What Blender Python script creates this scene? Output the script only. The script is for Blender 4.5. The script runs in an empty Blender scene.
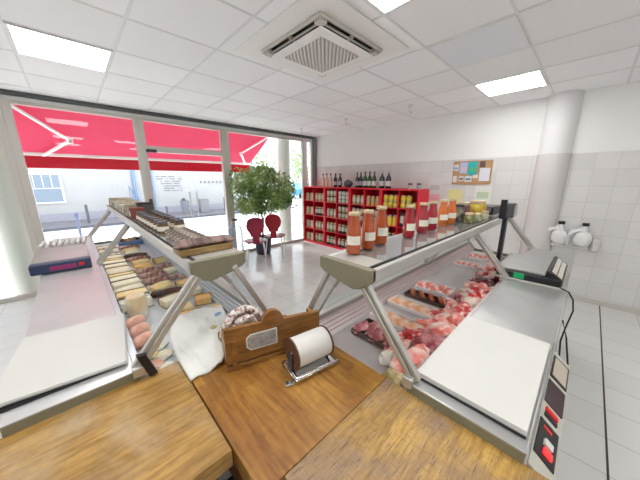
import bpy, bmesh, math, random
from mathutils import Vector, Matrix, noise as mnoise
random.seed(7)
PI = math.pi
COL = bpy.context.scene.collection
EYE = 1.56

# ------------------------------------------------------------------ materials
def nodes_of(name):
    m = bpy.data.materials.new(name); m.use_nodes = True
    nt = m.node_tree; b = nt.nodes['Principled BSDF']
    return m, nt, b

def mat(name, col, rough=.5, metal=0., var=0., vscale=8., bump=0., bscale=60., emit=0., coat=0., trans=0., spec=.5, stretch=None):
    m, nt, b = nodes_of(name)
    b.inputs['Base Color'].default_value = (*col, 1)
    b.inputs['Roughness'].default_value = rough
    b.inputs['Metallic'].default_value = metal
    b.inputs['Coat Weight'].default_value = coat
    b.inputs['Specular IOR Level'].default_value = spec
    if emit:
        b.inputs['Emission Color'].default_value = (*col, 1)
        b.inputs['Emission Strength'].default_value = emit
    tc = nt.nodes.new('ShaderNodeTexCoord'); mp = nt.nodes.new('ShaderNodeMapping')
    nt.links.new(tc.outputs['Object'], mp.inputs['Vector'])
    if stretch: mp.inputs['Scale'].default_value = stretch
    if var:
        n = nt.nodes.new('ShaderNodeTexNoise'); n.inputs['Scale'].default_value = vscale; n.inputs['Detail'].default_value = 4
        r = nt.nodes.new('ShaderNodeValToRGB')
        r.color_ramp.elements[0].position = .35; r.color_ramp.elements[1].position = .65
        r.color_ramp.elements[0].color = (*[max(0, c*(1-var)) for c in col], 1)
        r.color_ramp.elements[1].color = (*[min(1, c*(1+var*.6)) for c in col], 1)
        nt.links.new(mp.outputs[0], n.inputs['Vector']); nt.links.new(n.outputs['Fac'], r.inputs[0])
        nt.links.new(r.outputs[0], b.inputs['Base Color'])
    if bump:
        n = nt.nodes.new('ShaderNodeTexNoise'); n.inputs['Scale'].default_value = bscale
        bp = nt.nodes.new('ShaderNodeBump'); bp.inputs['Strength'].default_value = bump; bp.inputs['Distance'].default_value = .01
        nt.links.new(mp.outputs[0], n.inputs['Vector']); nt.links.new(n.outputs['Fac'], bp.inputs['Height'])
        nt.links.new(bp.outputs[0], b.inputs['Normal'])
    return m

def two_tone(name, c1, c2, scale=10, lo=.42, hi=.58, rough=.5, bump=.3, stretch=(1,1,1), coat=0., detail=5):
    """a mottled material of two real colours (meat and fat, cheese and rind)"""
    m, nt, b = nodes_of(name)
    b.inputs['Roughness'].default_value = rough; b.inputs['Coat Weight'].default_value = coat
    tc = nt.nodes.new('ShaderNodeTexCoord'); mp = nt.nodes.new('ShaderNodeMapping'); mp.inputs['Scale'].default_value = stretch
    n = nt.nodes.new('ShaderNodeTexNoise'); n.inputs['Scale'].default_value = scale; n.inputs['Detail'].default_value = detail
    r = nt.nodes.new('ShaderNodeValToRGB')
    r.color_ramp.elements[0].position = lo; r.color_ramp.elements[1].position = hi
    r.color_ramp.elements[0].color = (*c1, 1); r.color_ramp.elements[1].color = (*c2, 1)
    nt.links.new(tc.outputs['Object'], mp.inputs['Vector']); nt.links.new(mp.outputs[0], n.inputs['Vector'])
    nt.links.new(n.outputs['Fac'], r.inputs[0]); nt.links.new(r.outputs[0], b.inputs['Base Color'])
    bp = nt.nodes.new('ShaderNodeBump'); bp.inputs['Strength'].default_value = bump; bp.inputs['Distance'].default_value = .01
    nt.links.new(n.outputs['Fac'], bp.inputs['Height']); nt.links.new(bp.outputs[0], b.inputs['Normal'])
    return m

def grid_mat(name, base, line, axes, size, width, offs=(0,0), rough=.3, var=.05, tone=None, ztop=None, paint=None, bump=.4):
    """square tiles: axes = the two object axes used; size (a,b); lines of a given width"""
    m, nt, b = nodes_of(name); N = nt.nodes.new; L = nt.links.new
    b.inputs['Roughness'].default_value = rough
    tc = N('ShaderNodeTexCoord'); sp = N('ShaderNodeSeparateXYZ'); L(tc.outputs['Object'], sp.inputs[0])
    def M(op, a, c=None, v=None):
        n = N('ShaderNodeMath'); n.operation = op
        if isinstance(a, (int, float)): n.inputs[0].default_value = a
        else: L(a, n.inputs[0])
        if c is not None:
            if isinstance(c, (int, float)): n.inputs[1].default_value = c
            else: L(c, n.inputs[1])
        return n.outputs[0]
    masks, cells = [], []
    for k in (0, 1):
        s = M('ADD', sp.outputs[axes[k]], -offs[k]); s = M('DIVIDE', s, size[k])
        cells.append(M('FLOOR', s))
        fr = M('FRACT', M('ADD', s, .5)); d = M('ABSOLUTE', M('SUBTRACT', fr, .5))
        masks.append(M('LESS_THAN', d, width/size[k]/2))
    line_m = M('MAXIMUM', masks[0], masks[1])
    cx = N('ShaderNodeCombineXYZ'); L(cells[0], cx.inputs[0]); L(cells[1], cx.inputs[1])
    wn = N('ShaderNodeTexWhiteNoise'); wn.noise_dimensions = '3D'; L(cx.outputs[0], wn.inputs['Vector'])
    mx = N('ShaderNodeMix'); mx.data_type = 'RGBA'; L(wn.outputs['Value'], mx.inputs[0])
    mx.inputs[6].default_value = (*[c*(1-var) for c in base], 1); mx.inputs[7].default_value = (*[min(1, c*(1+var*.4)) for c in base], 1)
    no = N('ShaderNodeTexNoise'); no.inputs['Scale'].default_value = 1.7; L(tc.outputs['Object'], no.inputs['Vector'])
    m2 = N('ShaderNodeMix'); m2.data_type = 'RGBA'; L(line_m, m2.inputs[0]); L(mx.outputs[2], m2.inputs[6]); m2.inputs[7].default_value = (*line, 1)
    out = m2.outputs[2]
    if ztop is not None:
        g = M('GREATER_THAN', sp.outputs[2], ztop)
        m3 = N('ShaderNodeMix'); m3.data_type = 'RGBA'; L(g, m3.inputs[0]); L(out, m3.inputs[6]); m3.inputs[7].default_value = (*paint, 1); out = m3.outputs[2]
        r = M('MULTIPLY_ADD', g, .5); r.node.inputs[2].default_value = rough; L(r, b.inputs['Roughness'])
    L(out, b.inputs['Base Color'])
    bp = N('ShaderNodeBump'); bp.inputs['Strength'].default_value = bump; bp.inputs['Distance'].default_value = .002; bp.invert = True
    L(line_m, bp.inputs['Height']); L(bp.outputs[0], b.inputs['Normal'])
    return m

def wood_mat(name, c1, c2, c3, axis=1, plank=.045, rough=.45, stain=.35, knife=0.):
    """uneven planks along one axis with streaky grain, worn grey patches and knife scratches"""
    m, nt, b = nodes_of(name); N = nt.nodes.new; L = nt.links.new
    b.inputs['Roughness'].default_value = rough
    tc = N('ShaderNodeTexCoord'); mp = N('ShaderNodeMapping'); L(tc.outputs['Object'], mp.inputs['Vector'])
    if axis == 1: mp.inputs['Rotation'].default_value = (0, 0, PI/2)
    def mix(fac, a, c, mode='MIX', k=None):
        x = N('ShaderNodeMix'); x.data_type = 'RGBA'; x.blend_type = mode
        if k is not None: x.inputs[0].default_value = k
        else: L(fac, x.inputs[0])
        for i, v in ((6, a), (7, c)):
            if isinstance(v, tuple): x.inputs[i].default_value = (*v, 1)
            else: L(v, x.inputs[i])
        return x.outputs[2]
    def noise(scale, detail, vec, lo, hi, c0=(0,0,0), c1_=(1,1,1), sc=None, rot=None, dist=0):
        if sc or rot:
            q = N('ShaderNodeMapping'); L(vec, q.inputs['Vector'])
            if sc: q.inputs['Scale'].default_value = sc
            if rot: q.inputs['Rotation'].default_value = (0, 0, rot)
            vec = q.outputs[0]
        n = N('ShaderNodeTexNoise'); n.inputs['Scale'].default_value = scale; n.inputs['Detail'].default_value = detail; n.inputs['Distortion'].default_value = dist; L(vec, n.inputs['Vector'])
        r = N('ShaderNodeValToRGB'); L(n.outputs['Fac'], r.inputs[0]); r.color_ramp.elements[0].position = lo; r.color_ramp.elements[1].position = hi
        r.color_ramp.elements[0].color = (*c0, 1); r.color_ramp.elements[1].color = (*c1_, 1)
        return r.outputs[0]
    br = N('ShaderNodeTexBrick'); br.offset = .37; br.inputs['Scale'].default_value = 1
    br.inputs['Brick Width'].default_value = .31; br.inputs['Row Height'].default_value = plank; br.inputs['Mortar Size'].default_value = 0
    br.inputs['Color1'].default_value = (*c1, 1); br.inputs['Color2'].default_value = (*c2, 1)
    L(mp.outputs[0], br.inputs['Vector'])
    grain = noise(1.3, 8, mp.outputs[0], .32, .66, (.50,.42,.32), (1.08,1.05,1.), sc=(6, 55, 55), dist=.6)
    col = mix(None, br.outputs['Color'], grain, 'MULTIPLY', .8)
    blotch = noise(9, 6, tc.outputs['Object'], .38, .66, (.72,.66,.55), (1.12,1.12,1.15))
    col = mix(None, col, blotch, 'MULTIPLY', .75)
    worn = noise(4.2, 7, tc.outputs['Object'], .47, .68, (0,0,0), (stain,)*3, dist=.4)
    col = mix(worn, col, c3)
    fine = noise(70, 5, tc.outputs['Object'], .3, .7, (.82,.80,.76), (1.05,1.05,1.05))
    col = mix(None, col, fine, 'MULTIPLY', .6)
    if knife:
        for (sc_, ro, fac, cc) in (((22, 260, 1), .9, knife, .40), ((260, 30, 1), .55, knife*.6, .5), ((26, 300, 1), .2, knife*.7, 1.5)):
            kk = noise(1, 2, tc.outputs['Object'], .57, .70, (0,0,0), (fac,)*3, sc=sc_, rot=ro, dist=.3)
            col = mix(kk, col, tuple(min(1, x*cc) for x in c3))
    L(col, b.inputs['Base Color'])
    bp = N('ShaderNodeBump'); bp.inputs['Strength'].default_value = .3; bp.inputs['Distance'].default_value = .003
    L(grain, bp.inputs['Height']); L(bp.outputs[0], b.inputs['Normal'])
    return m

def glass_mat(name, tint=(.93,.97,.97), refl=.08, rough=.02, body=0., bodycol=(.9,.95,.95)):
    m = bpy.data.materials.new(name); m.use_nodes = True; nt = m.node_tree; nt.nodes.clear()
    N = nt.nodes.new; L = nt.links.new
    o = N('ShaderNodeOutputMaterial'); t = N('ShaderNodeBsdfTransparent'); t.inputs[0].default_value = (*tint, 1)
    g = N('ShaderNodeBsdfGlossy'); g.inputs['Roughness'].default_value = rough
    lw = N('ShaderNodeFresnel'); lw.inputs[0].default_value = 1.45
    mu = N('ShaderNodeMath'); mu.operation = 'MULTIPLY'; mu.inputs[1].default_value = refl*10; L(lw.outputs[0], mu.inputs[0])
    cl = N('ShaderNodeMath'); cl.operation = 'MINIMUM'; cl.inputs[1].default_value = .8; L(mu.outputs[0], cl.inputs[0])
    mx = N('ShaderNodeMixShader'); L(cl.outputs[0], mx.inputs[0]); L(t.outputs[0], mx.inputs[1]); L(g.outputs[0], mx.inputs[2])
    src = mx
    if body:
        d = N('ShaderNodeBsdfDiffuse'); d.inputs[0].default_value = (*bodycol, 1)
        m2 = N('ShaderNodeMixShader'); m2.inputs[0].default_value = body; L(mx.outputs[0], m2.inputs[1]); L(d.outputs[0], m2.inputs[2]); src = m2
    L(src.outputs[0], o.inputs[0])
    return m

def fabric_mat(name, col, trans=.5):
    """awning cloth: light passes through it"""
    m = bpy.data.materials.new(name); m.use_nodes = True; nt = m.node_tree; nt.nodes.clear()
    N = nt.nodes.new; L = nt.links.new
    o = N('ShaderNodeOutputMaterial'); d = N('ShaderNodeBsdfDiffuse'); t = N('ShaderNodeBsdfTranslucent')
    n = N('ShaderNodeTexNoise'); n.inputs['Scale'].default_value = 2.5
    r = N('ShaderNodeValToRGB'); r.color_ramp.elements[0].color = (*[c*.9 for c in col], 1); r.color_ramp.elements[1].color = (*col, 1); L(n.outputs['Fac'], r.inputs[0])
    L(r.outputs[0], d.inputs[0]); L(r.outputs[0], t.inputs[0])
    x = N('ShaderNodeMixShader'); x.inputs[0].default_value = trans; L(d.outputs[0], x.inputs[1]); L(t.outputs[0], x.inputs[2]); L(x.outputs[0], o.inputs[0])
    return m

MT = {}
MT['white_paint'] = mat('white_paint', (.80,.80,.80), .6, var=.02, vscale=2)
MT['plaster'] = mat('plaster', (.90,.90,.89), .8, bump=.05)
MT['alu'] = mat('brushed_aluminium', (.56,.56,.53), .38, .75, var=.06, vscale=30, stretch=(1,1,1))
MT['alu_light'] = mat('light_aluminium', (.50,.49,.465), .4, .4)
MT['taupe'] = mat('beige_grey_enamel', (.21,.20,.135), .45)
MT['steel'] = mat('stainless_steel', (.46,.46,.455), .30, .6, var=.08, vscale=5, bump=.04, bscale=25)
MT['steel_window_lit'] = mat('window_lit_stainless_steel', (.62,.62,.63), .32, .5, var=.05, vscale=5)  # same steel, the window's reflection lightened into its colour
MT['steel_tray'] = mat('display_steel', (.60,.56,.56), .35, .6, var=.05)  # pink light reflected off the meat is tinted into this steel
MT['blue_tray'] = mat('cool_display_steel', (.62,.67,.72), .35, .4, var=.04)
MT['chrome'] = mat('chrome', (.8,.8,.82), .12, 1.)
MT['black'] = mat('black_plastic', (.012,.012,.015), .4)
MT['dark'] = mat('dark_grey_plastic', (.06,.06,.065), .45)
MT['rubber'] = mat('black_rubber', (.008,.008,.01), .7)
MT['paper'] = mat('white_paper', (.62,.615,.59), .7, var=.01)
MT['cream_paper'] = mat('cream_paper', (.80,.78,.70), .8, var=.04, vscale=20, bump=.4, bscale=25)
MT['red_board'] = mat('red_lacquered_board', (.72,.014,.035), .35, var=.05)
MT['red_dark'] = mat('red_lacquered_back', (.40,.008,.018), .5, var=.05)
MT['green'] = mat('green_sticker', (.0,.42,.13), .5)
MT['red'] = mat('red_plastic', (.7,.01,.01), .4)
MT['red_lit'] = mat('lit_red_switch', (1.,.03,.03), .4, emit=.5)
MT['magenta'] = mat('magenta_display', (.30,.02,.12), .4)
MT['glass'] = glass_mat('window_glass', (.96,.98,.98), .06)
MT['case_glass'] = glass_mat('case_glass', (.96,.98,.985), .035)
MT['shelf_glass'] = glass_mat('shelf_glass', (.80,.82,.82), .20, .05, .12, (.75,.75,.75))
MT['pet'] = glass_mat('clear_plastic', (.85,.92,.97), .12, .05, .12)
MT['bottle_glass'] = glass_mat('bottle_glass', (.98,.98,.97), .05, .03)
MT['jar_glass'] = glass_mat('jar_glass', (.94,.95,.92), .06, .03, .02)
MT['awning'] = fabric_mat('red_awning_cloth', (.52,.11,.18), .6)  # haze and reflection of the glass are mixed into this pinker red
MT['leaf'] = two_tone('ficus_leaf', (.08,.20,.03), (.46,.58,.20), 3.5, .35, .65, .45, .1)
MT['tree_leaf'] = two_tone('tree_leaf', (.06,.16,.03), (.30,.42,.12), 2., .35, .65, .6, .1)
MT['bark'] = mat('bark', (.22,.17,.12), .9, var=.3, vscale=25, bump=.6)
MT['tin_gold'] = mat('gold_lid', (.62,.50,.30), .35, .6)
MT['label'] = mat('cream_label', (.74,.72,.60), .7, var=.08, vscale=40)

# ------------------------------------------------------------------ mesh builder
class MB:
    def __init__(s): s.bm = bmesh.new()
    def _n(s, ret, mi, M=None):
        vs = ret
        if M is not None: bmesh.ops.transform(s.bm, matrix=M, verts=vs)
        fs = set(f for v in vs for f in v.link_faces)
        for f in fs: f.material_index = mi
        return vs
    def box(s, x0, x1, y0, y1, z0, z1, mi=0, rot=None, piv=None):
        r = bmesh.ops.create_cube(s.bm, size=1)['verts']
        bmesh.ops.transform(s.bm, matrix=Matrix.Translation(((x0+x1)/2, (y0+y1)/2, (z0+z1)/2)) @ Matrix.Diagonal((x1-x0, y1-y0, z1-z0, 1)), verts=r)
        if rot is not None:
            p = Vector(piv or ((x0+x1)/2, (y0+y1)/2, (z0+z1)/2))
            bmesh.ops.transform(s.bm, matrix=Matrix.Translation(p) @ rot @ Matrix.Translation(-p), verts=r)
        s._n(r, mi); return s
    def bar(s, a, b, w, h, mi=0, up=(0,0,1), ext=0):
        """rectangular bar from a to b"""
        a, b = Vector(a), Vector(b); d = (b-a); L = d.length; d.normalize()
        u = Vector(up); sx = d.cross(u).normalized(); su = sx.cross(d).normalized()
        M = Matrix((( sx.x, d.x, su.x, 0), (sx.y, d.y, su.y, 0), (sx.z, d.z, su.z, 0), (0,0,0,1)))
        r = bmesh.ops.create_cube(s.bm, size=1)['verts']
        bmesh.ops.transform(s.bm, matrix=Matrix.Translation((a+b)/2) @ M @ Matrix.Diagonal((w, L+ext, h, 1)), verts=r)
        s._n(r, mi); return s
    def cyl(s, a, b, r0, r1=None, mi=0, seg=16, cap=True):
        a, b = Vector(a), Vector(b); d = b-a; L = d.length
        r = bmesh.ops.create_cone(s.bm, cap_ends=cap, segments=seg, radius1=r0, radius2=r0 if r1 is None else r1, depth=L)['verts']
        q = Vector((0,0,1)).rotation_difference(d.normalized()).to_matrix().to_4x4()
        bmesh.ops.transform(s.bm, matrix=Matrix.Translation((a+b)/2) @ q, verts=r)
        for f in set(f for v in r for f in v.link_faces): f.smooth = len(f.verts) == 4
        s._n(r, mi); return s
    def lathe(s, prof, c=(0,0,0), seg=16, mi=0, mis=None, smooth=True):
        """profile of (radius, z); mis optionally gives a material per ring"""
        rings = []
        for (r, z) in prof:
            rings.append([s.bm.verts.new((c[0]+r*math.cos(2*PI*k/seg), c[1]+r*math.sin(2*PI*k/seg), c[2]+z)) for k in range(seg)])
        for i in range(len(rings)-1):
            for k in range(seg):
                f = s.bm.faces.new((rings[i][k], rings[i][(k+1) % seg], rings[i+1][(k+1) % seg], rings[i+1][k]))
                f.material_index = mis[i] if mis else mi; f.smooth = smooth
        for ring, fl, m_ in ((rings[0], True, mis[0] if mis else mi), (rings[-1], False, mis[-1] if mis else mi)):
            f = s.bm.faces.new(ring[::-1] if fl else ring); f.material_index = m_
        return s
    def prism(s, pts, d, mi=0):
        """polygon of 3D points extruded by vector d"""
        d = Vector(d); a = [s.bm.verts.new(p) for p in pts]; b = [s.bm.verts.new(Vector(p)+d) for p in pts]
        fs = [s.bm.faces.new(a), s.bm.faces.new(b[::-1])]
        n = len(pts)
        for k in range(n): fs.append(s.bm.faces.new((a[k], b[k], b[(k+1) % n], a[(k+1) % n])))
        bmesh.ops.recalc_face_normals(s.bm, faces=fs)
        for f in fs: f.material_index = mi
        return s
    def blob(s, c, r, mi=0, amp=.15, fr=2., seed=0, sub=2, rot=0, flat=None, squash=1.):
        """irregular rounded lump, radii r=(rx,ry,rz)"""
        v = bmesh.ops.create_icosphere(s.bm, subdivisions=sub, radius=1)['verts']
        cr, sr = math.cos(rot), math.sin(rot)
        for q in v:
            p = q.co.copy(); n = mnoise.noise(p*fr + Vector((seed*3.1, seed*1.7, seed)))
            k = 1+amp*n*2
            p = Vector((math.copysign(abs(p.x)**squash, p.x)*r[0]*k, math.copysign(abs(p.y)**squash, p.y)*r[1]*k, p.z*r[2]*k))
            if flat is not None and p.z < -flat: p.z = -flat
            q.co = Vector((p.x*cr-p.y*sr+c[0], p.x*sr+p.y*cr+c[1], p.z+c[2]))
        for f in set(f for q in v for f in q.link_faces): f.material_index = mi; f.smooth = True
        return s
    def tube(s, pts, r, mi=0, seg=8, closed=False):
        pts = [Vector(p) for p in pts]; rings = []; n = len(pts)
        for i, p in enumerate(pts):
            d = (pts[min(i+1, n-1)]-pts[max(i-1, 0)]).normalized() if not closed else (pts[(i+1) % n]-pts[i-1]).normalized()
            u = Vector((0,0,1)) if abs(d.z) < .9 else Vector((1,0,0))
            a = d.cross(u).normalized(); b = a.cross(d)
            rr = r[i] if isinstance(r, (list, tuple)) else r
            rings.append([s.bm.verts.new(p+a*rr*math.cos(2*PI*k/seg)+b*rr*math.sin(2*PI*k/seg)) for k in range(seg)])
        for i in range(n if closed else n-1):
            A, B = rings[i], rings[(i+1) % n]
            for k in range(seg):
                f = s.bm.faces.new((A[k], A[(k+1) % seg], B[(k+1) % seg], B[k])); f.material_index = mi; f.smooth = True
        if not closed:
            s.bm.faces.new(rings[0][::-1]).material_index = mi; s.bm.faces.new(rings[-1]).material_index = mi
        return s
    def build(s, name, mats, parent=None, loc=(0,0,0), rz=0., bevel=0., seg=2, smooth=False, rot=None, sub=0):
        bmesh.ops.recalc_face_normals(s.bm, faces=s.bm.faces[:])
        me = bpy.data.meshes.new(name); s.bm.to_mesh(me); s.bm.free()
        for m in (mats if isinstance(mats, (list, tuple)) else [mats]): me.materials.append(MT[m] if isinstance(m, str) else m)
        o = bpy.data.objects.new(name, me); COL.objects.link(o)
        o.location = loc; o.rotation_euler = rot if rot else (0, 0, rz)
        if parent: o.parent = parent
        me.set_sharp_from_angle(angle=math.radians(50))
        if smooth:
            for p in me.polygons: p.use_smooth = True
        if bevel:
            b = o.modifiers.new('bevel', 'BEVEL'); b.width = bevel; b.segments = seg; b.limit_method = 'ANGLE'; b.angle_limit = math.radians(40)
        if sub:
            b = o.modifiers.new('sub', 'SUBSURF'); b.levels = sub; b.render_levels = sub
        return o

def tag(o, label=None, cat=None, group=None, kind=None):
    if label: o['label'] = label
    if cat: o['category'] = cat
    if group: o['group'] = group
    if kind: o['kind'] = kind
    return o
def thing(name, loc, label, cat, group=None, rz=0.):
    o = bpy.data.objects.new(name, None); COL.objects.link(o); o.empty_display_size = .05
    o.location = loc; o.rotation_euler = (0, 0, rz)
    return tag(o, label, cat, group)
def struct(o): o['kind'] = 'structure'; return o
def kids(o): return [c for c in bpy.data.objects if c.parent == o]
def dup(root, loc, label, rz=None, group=None):
    def cp(o, par):
        c = o.copy(); COL.objects.link(c)
        if par: c.parent = par
        for ch in kids(o): cp(ch, c)
        return c
    r = cp(root, None); r.location = loc
    if rz is not None: r.rotation_euler = (0, 0, rz)
    r['label'] = label
    if group: r['group'] = group
    return r
ORD = ['first','second','third','fourth','fifth','sixth','seventh','eighth','ninth','tenth','eleventh','twelfth','thirteenth','fourteenth','fifteenth','sixteenth','seventeenth','eighteenth','nineteenth','twentieth']

# ================================================================== THE ROOM
XW, YW, ZC = 4.63, 5.05, 2.60           # tiled wall, window line, ceiling
XB, YB = -2.7, -2.3
MT['floor_tile'] = grid_mat('floor_tile', (.68,.68,.665), (.42,.41,.40), (0,1), (.3,.3), .005, (.05,-.02), .16, .05, bump=.2)
MT['ceil'] = grid_mat('ceiling_tile', (.93,.93,.935), (.62,.62,.63), (0,1), (.6,.6), .012, (.437,.515), .85, .05, bump=.3)
MT['tiled_wall'] = grid_mat('tiled_wall', (.74,.73,.72), (.60,.59,.57), (1,2), (.2,.2), .005, (.02,.085), .22, .05, ztop=1.885, paint=(.88,.88,.87))
MT['tiled_column'] = mat('column_tile', (.66,.64,.62), .25)

struct(MB().box(XB, XW+.1, YB, YW+.05, -.1, 0).build('floor', 'floor_tile'))
struct(MB().box(XB, XW+.1, YB, YW+.05, ZC, ZC+.1).build('ceiling', 'ceil'))
struct(MB().box(XW, XW+.12, YB, YW+.12, 0, ZC).build('wall_right', 'tiled_wall'))
struct(MB().box(XB-.12, XB, YB, YW+.12, 0, ZC).build('wall_left', 'plaster'))
struct(MB().box(XB, XW, YB-.12, YB, 0, ZC).build('wall_back', 'plaster'))
struct(MB().box(.8, XW, -.327, -.317, .0, .0012).build('trim_6', mat('dark_joint', (.04,.035,.035), .8)))
# suspended ceiling bars
g = MB()
for k in range(-5, 8):
    x = .437+.6*k
    if XB < x < XW: g.box(x-.009, x+.009, YB, YW, ZC-.004, ZC)
for k in range(-4, 8):
    y = .515+.6*k
    if YB < y < YW: g.box(XB, XW, y-.009, y+.009, ZC-.003, ZC)
MT['tbar'] = mat('ceiling_bar', (.76,.76,.77), .5)
struct(g.build('trim_1', 'tbar'))
# tiled-to-paint ledge
struct(MB().box(XW-.006, XW, YB, YW, 1.875, 1.885).build('trim_2', 'white_paint'))
struct(MB().box(XW-.012, XW, YB, 2.0, 0, .07).box(XW-.012, XW, 2.0, YW, 0, .07).build('baseboard_right', mat('baseboard_tile', (.60,.58,.54), .3)))
# round column against the tiled wall
c = MB(); c.lathe([(.172,0),(.172,1.885)], (4.65,.41,0), 40, 0).lathe([(.168,1.885),(.168,ZC)], (4.65,.41,0), 40, 1)
struct(c.build('column_right', [mat('column_tiles', (.70,.68,.67), .25, var=.03, vscale=3), 'white_paint']))
# roof slab and fascia above the glazing, columns outside the glazing
struct(MB().box(XB-.12, XW+3, YW+.08, YW+.2, 2.62, 3.4).build('wall_front', 'plaster'))
cm = mat('round_column_paint', (.66,.67,.60), .7, var=.03, vscale=2)
struct(MB().lathe([(.185,-.1),(.185,3.)], (-.62,5.36,0), 40).build('column_front_left', cm))
struct(MB().lathe([(.175,-.1),(.175,3.)], (3.87,5.36,0), 40).build('column_front_right', cm))

# shop front: windows 1..4 and a sliding door
MT['frame'] = mat('grey_frame_aluminium', (.58,.55,.51), .45, .3)
MT['frame_dark'] = mat('dark_rail', (.13,.145,.145), .4, .4)
MT['frame_white'] = mat('white_frame', (.78,.79,.77), .5)
track = MB().box(XB, XW, YW-.06, YW+.07, 2.545, ZC).box(XB, XW, YW-.075, YW-.06, 2.56, 2.575)
struct(track.build('trim_3', 'frame_dark'))
struct(MB().box(XB, XW, YW-.03, YW+.06, 2.49, 2.545).build('trim_4', 'frame_white'))
struct(MB().box(4.53, 4.63, YW-.1, YW+.06, 0, 2.55).build('trim_5', mat('grey_post', (.22,.225,.23), .45)))
def window(n, x0, x1, jl, jr, mname='frame'):
    r = bpy.data.objects.new('window_%d' % n, None); COL.objects.link(r); r.location = ((x0+x1)/2, YW, 0); struct(r)
    cx = (x0+x1)/2
    f = MB().box(x0-cx, x0-cx+jl, -.04, .04, 0, 2.50).box(x1-cx-jr, x1-cx, -.04, .04, 0, 2.50).box(x0-cx+jl, x1-cx-jr, -.035, .035, 0, .06).box(x0-cx+jl, x1-cx-jr, -.035, .035, 2.46, 2.50)
    f.build('window_frame', mname, r, bevel=.004)
    MB().box(x0-cx+jl, x1-cx-jr, -.004, .004, .06, 2.46).build('pane', 'glass', r)
window(1, -2.65, -.45, .06, .06)
window(2, -.45, .90, .075, .06)
window(3, 2.28, 4.24, .075, .03)
window(4, 4.24, 4.53, .11, .05, 'frame_white')
d = bpy.data.objects.new('door_1', None); COL.objects.link(d); d.location = (1.59, YW, 0); struct(d)
MB().box(-.69, -.62, -.04, .05, 0, 2.5).box(.61, .69, -.04, .05, 0, 2.5).box(-.62, .61, -.04, .05, 2.0, 2.09).box(-.62, .61, -.03, .03, 2.46, 2.5).build('door_frame', 'frame', d, bevel=.004)
MB().box(-.62, .61, -.004, .004, 2.09, 2.46).build('transom_pane', 'glass', d)
for s in (-1, 1):
    x0, x1 = (-.61, -.008) if s < 0 else (.008, .60)
    l = MB().box(x0, x1, -.005, .005, .02, 1.99).build('door_leaf', 'glass', d)
    MB().box(x0, x1, -.012, .012, .01, .07).build('bottom_rail', 'frame', l)
    MB().cyl((s*.06, -.035, .9), (s*.06, -.035, 1.35), .012, seg=10).box(s*.06-.01, s*.06+.01, -.035, 0, .93, .95).box(s*.06-.01, s*.06+.01, -.035, 0, 1.3, 1.32).build('pull_handle', 'chrome', l)
MB().box(-.64, -.50, -.10, -.04, 1.985, 2.035).build('door_closer', 'dark', d, bevel=.004)
MB().box(-.70, -.655, -.075, -.04, 1.0, 1.25).build('lock_case', 'dark', d, bevel=.004)

# ------------------------------------------------------------------ ceiling lights, air conditioner, hooks
MT['lamp'] = mat('led_diffuser', (1.,.99,.97), .5, emit=5.8)
MT['lamp_off'] = mat('unlit_diffuser', (.80,.81,.86), .4)
def ceil_light(x0, y0, label, lit=True):
    t = thing('ceiling_light', (x0+.3, y0+.3, ZC-.012), label, 'ceiling light', 'square led panels set in the suspended ceiling')
    MB().box(-.295, .295, -.295, -.275, 0, .010).box(-.295, .295, .275, .295, 0, .010).box(-.295, -.275, -.275, .275, 0, .010).box(.275, .295, -.275, .275, 0, .010).build('frame', 'white_paint', t)
    MB().box(-.275, .275, -.275, .275, .003, .010).build('diffuser', 'lamp' if lit else 'lamp_off', t)
ceil_light(-.163, 2.915, 'lit square ceiling panel near the red awning window')
ceil_light(1.037, .515, 'lit square ceiling panel beside the air conditioner, cut by the top of the photo')
ceil_light(2.237, .515, 'unlit pale square ceiling panel between two lit ones', False)
ceil_light(3.437, .515, 'lit square ceiling panel near the round tiled column')
ceil_light(-.163, .515, 'added unseen lit ceiling panel above the butcher blocks')  # added out of view to brighten the interior, like the next three
ceil_light(-.163, -1.285, 'added unseen lit ceiling panel behind the counters')  # added fill panel, out of view
ceil_light(1.637, -1.285, 'added unseen lit ceiling panel over the staff aisle')  # added fill panel, out of view
ceil_light(-1.963, 1.715, 'added unseen lit ceiling panel over the left aisle')  # added fill panel, out of view

MT['ac_white'] = mat('ac_white_plastic', (.88,.87,.85), .5)
MT['ac_trim'] = mat('ac_grey_trim', (.55,.52,.47), .5)
MT['slot'] = mat('ac_slot', (.02,.02,.02), .7)
MT['ac_grille'] = mat('ac_grille', (.42,.38,.34), .6)
t = thing('air_conditioner', (1.645, 1.70, ZC), 'square white ceiling air conditioner cassette with a central louvred grille', 'air conditioner')
MB().box(-.50,.50,-.50,.50,-.012,-.004).build('surround_plate', 'ac_white', t, bevel=.004)
q = MB()
for a in ((-.35,.35,-.35,-.332),(-.35,.35,.332,.35),(-.35,-.332,-.332,.332),(.332,.35,-.332,.332)): q.box(a[0],a[1],a[2],a[3],-.036,-.013)
q.build('edge_trim', 'ac_trim', t, bevel=.005)
MB().box(-.332,.332,-.332,.332,-.018,-.013).build('slot_recess', 'slot', t)
MB().box(-.275,.275,-.275,.275,-.050,-.018).build('air_slot', 'slot', t)
for k in range(4):
    q = MB().box(-.332,-.27,-.332,-.27,-.050,-.018).box(-.27,.27,-.300,-.294,-.046,-.030).box(-.004,.004,-.332,-.275,-.046,-.018)
    o = q.build('flap', 'ac_trim', t, bevel=.003); o.rotation_euler = (0,0,k*PI/2)
MB().box(-.292,.292,-.292,.292,-.064,-.050).build('fascia', 'ac_white', t, bevel=.006)
m, nt, b = nodes_of('louvre_stripes'); b.inputs['Roughness'].default_value = .6
tc = nt.nodes.new('ShaderNodeTexCoord'); mp = nt.nodes.new('ShaderNodeMapping'); mp.inputs['Rotation'].default_value = (0,0,PI/4)
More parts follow.
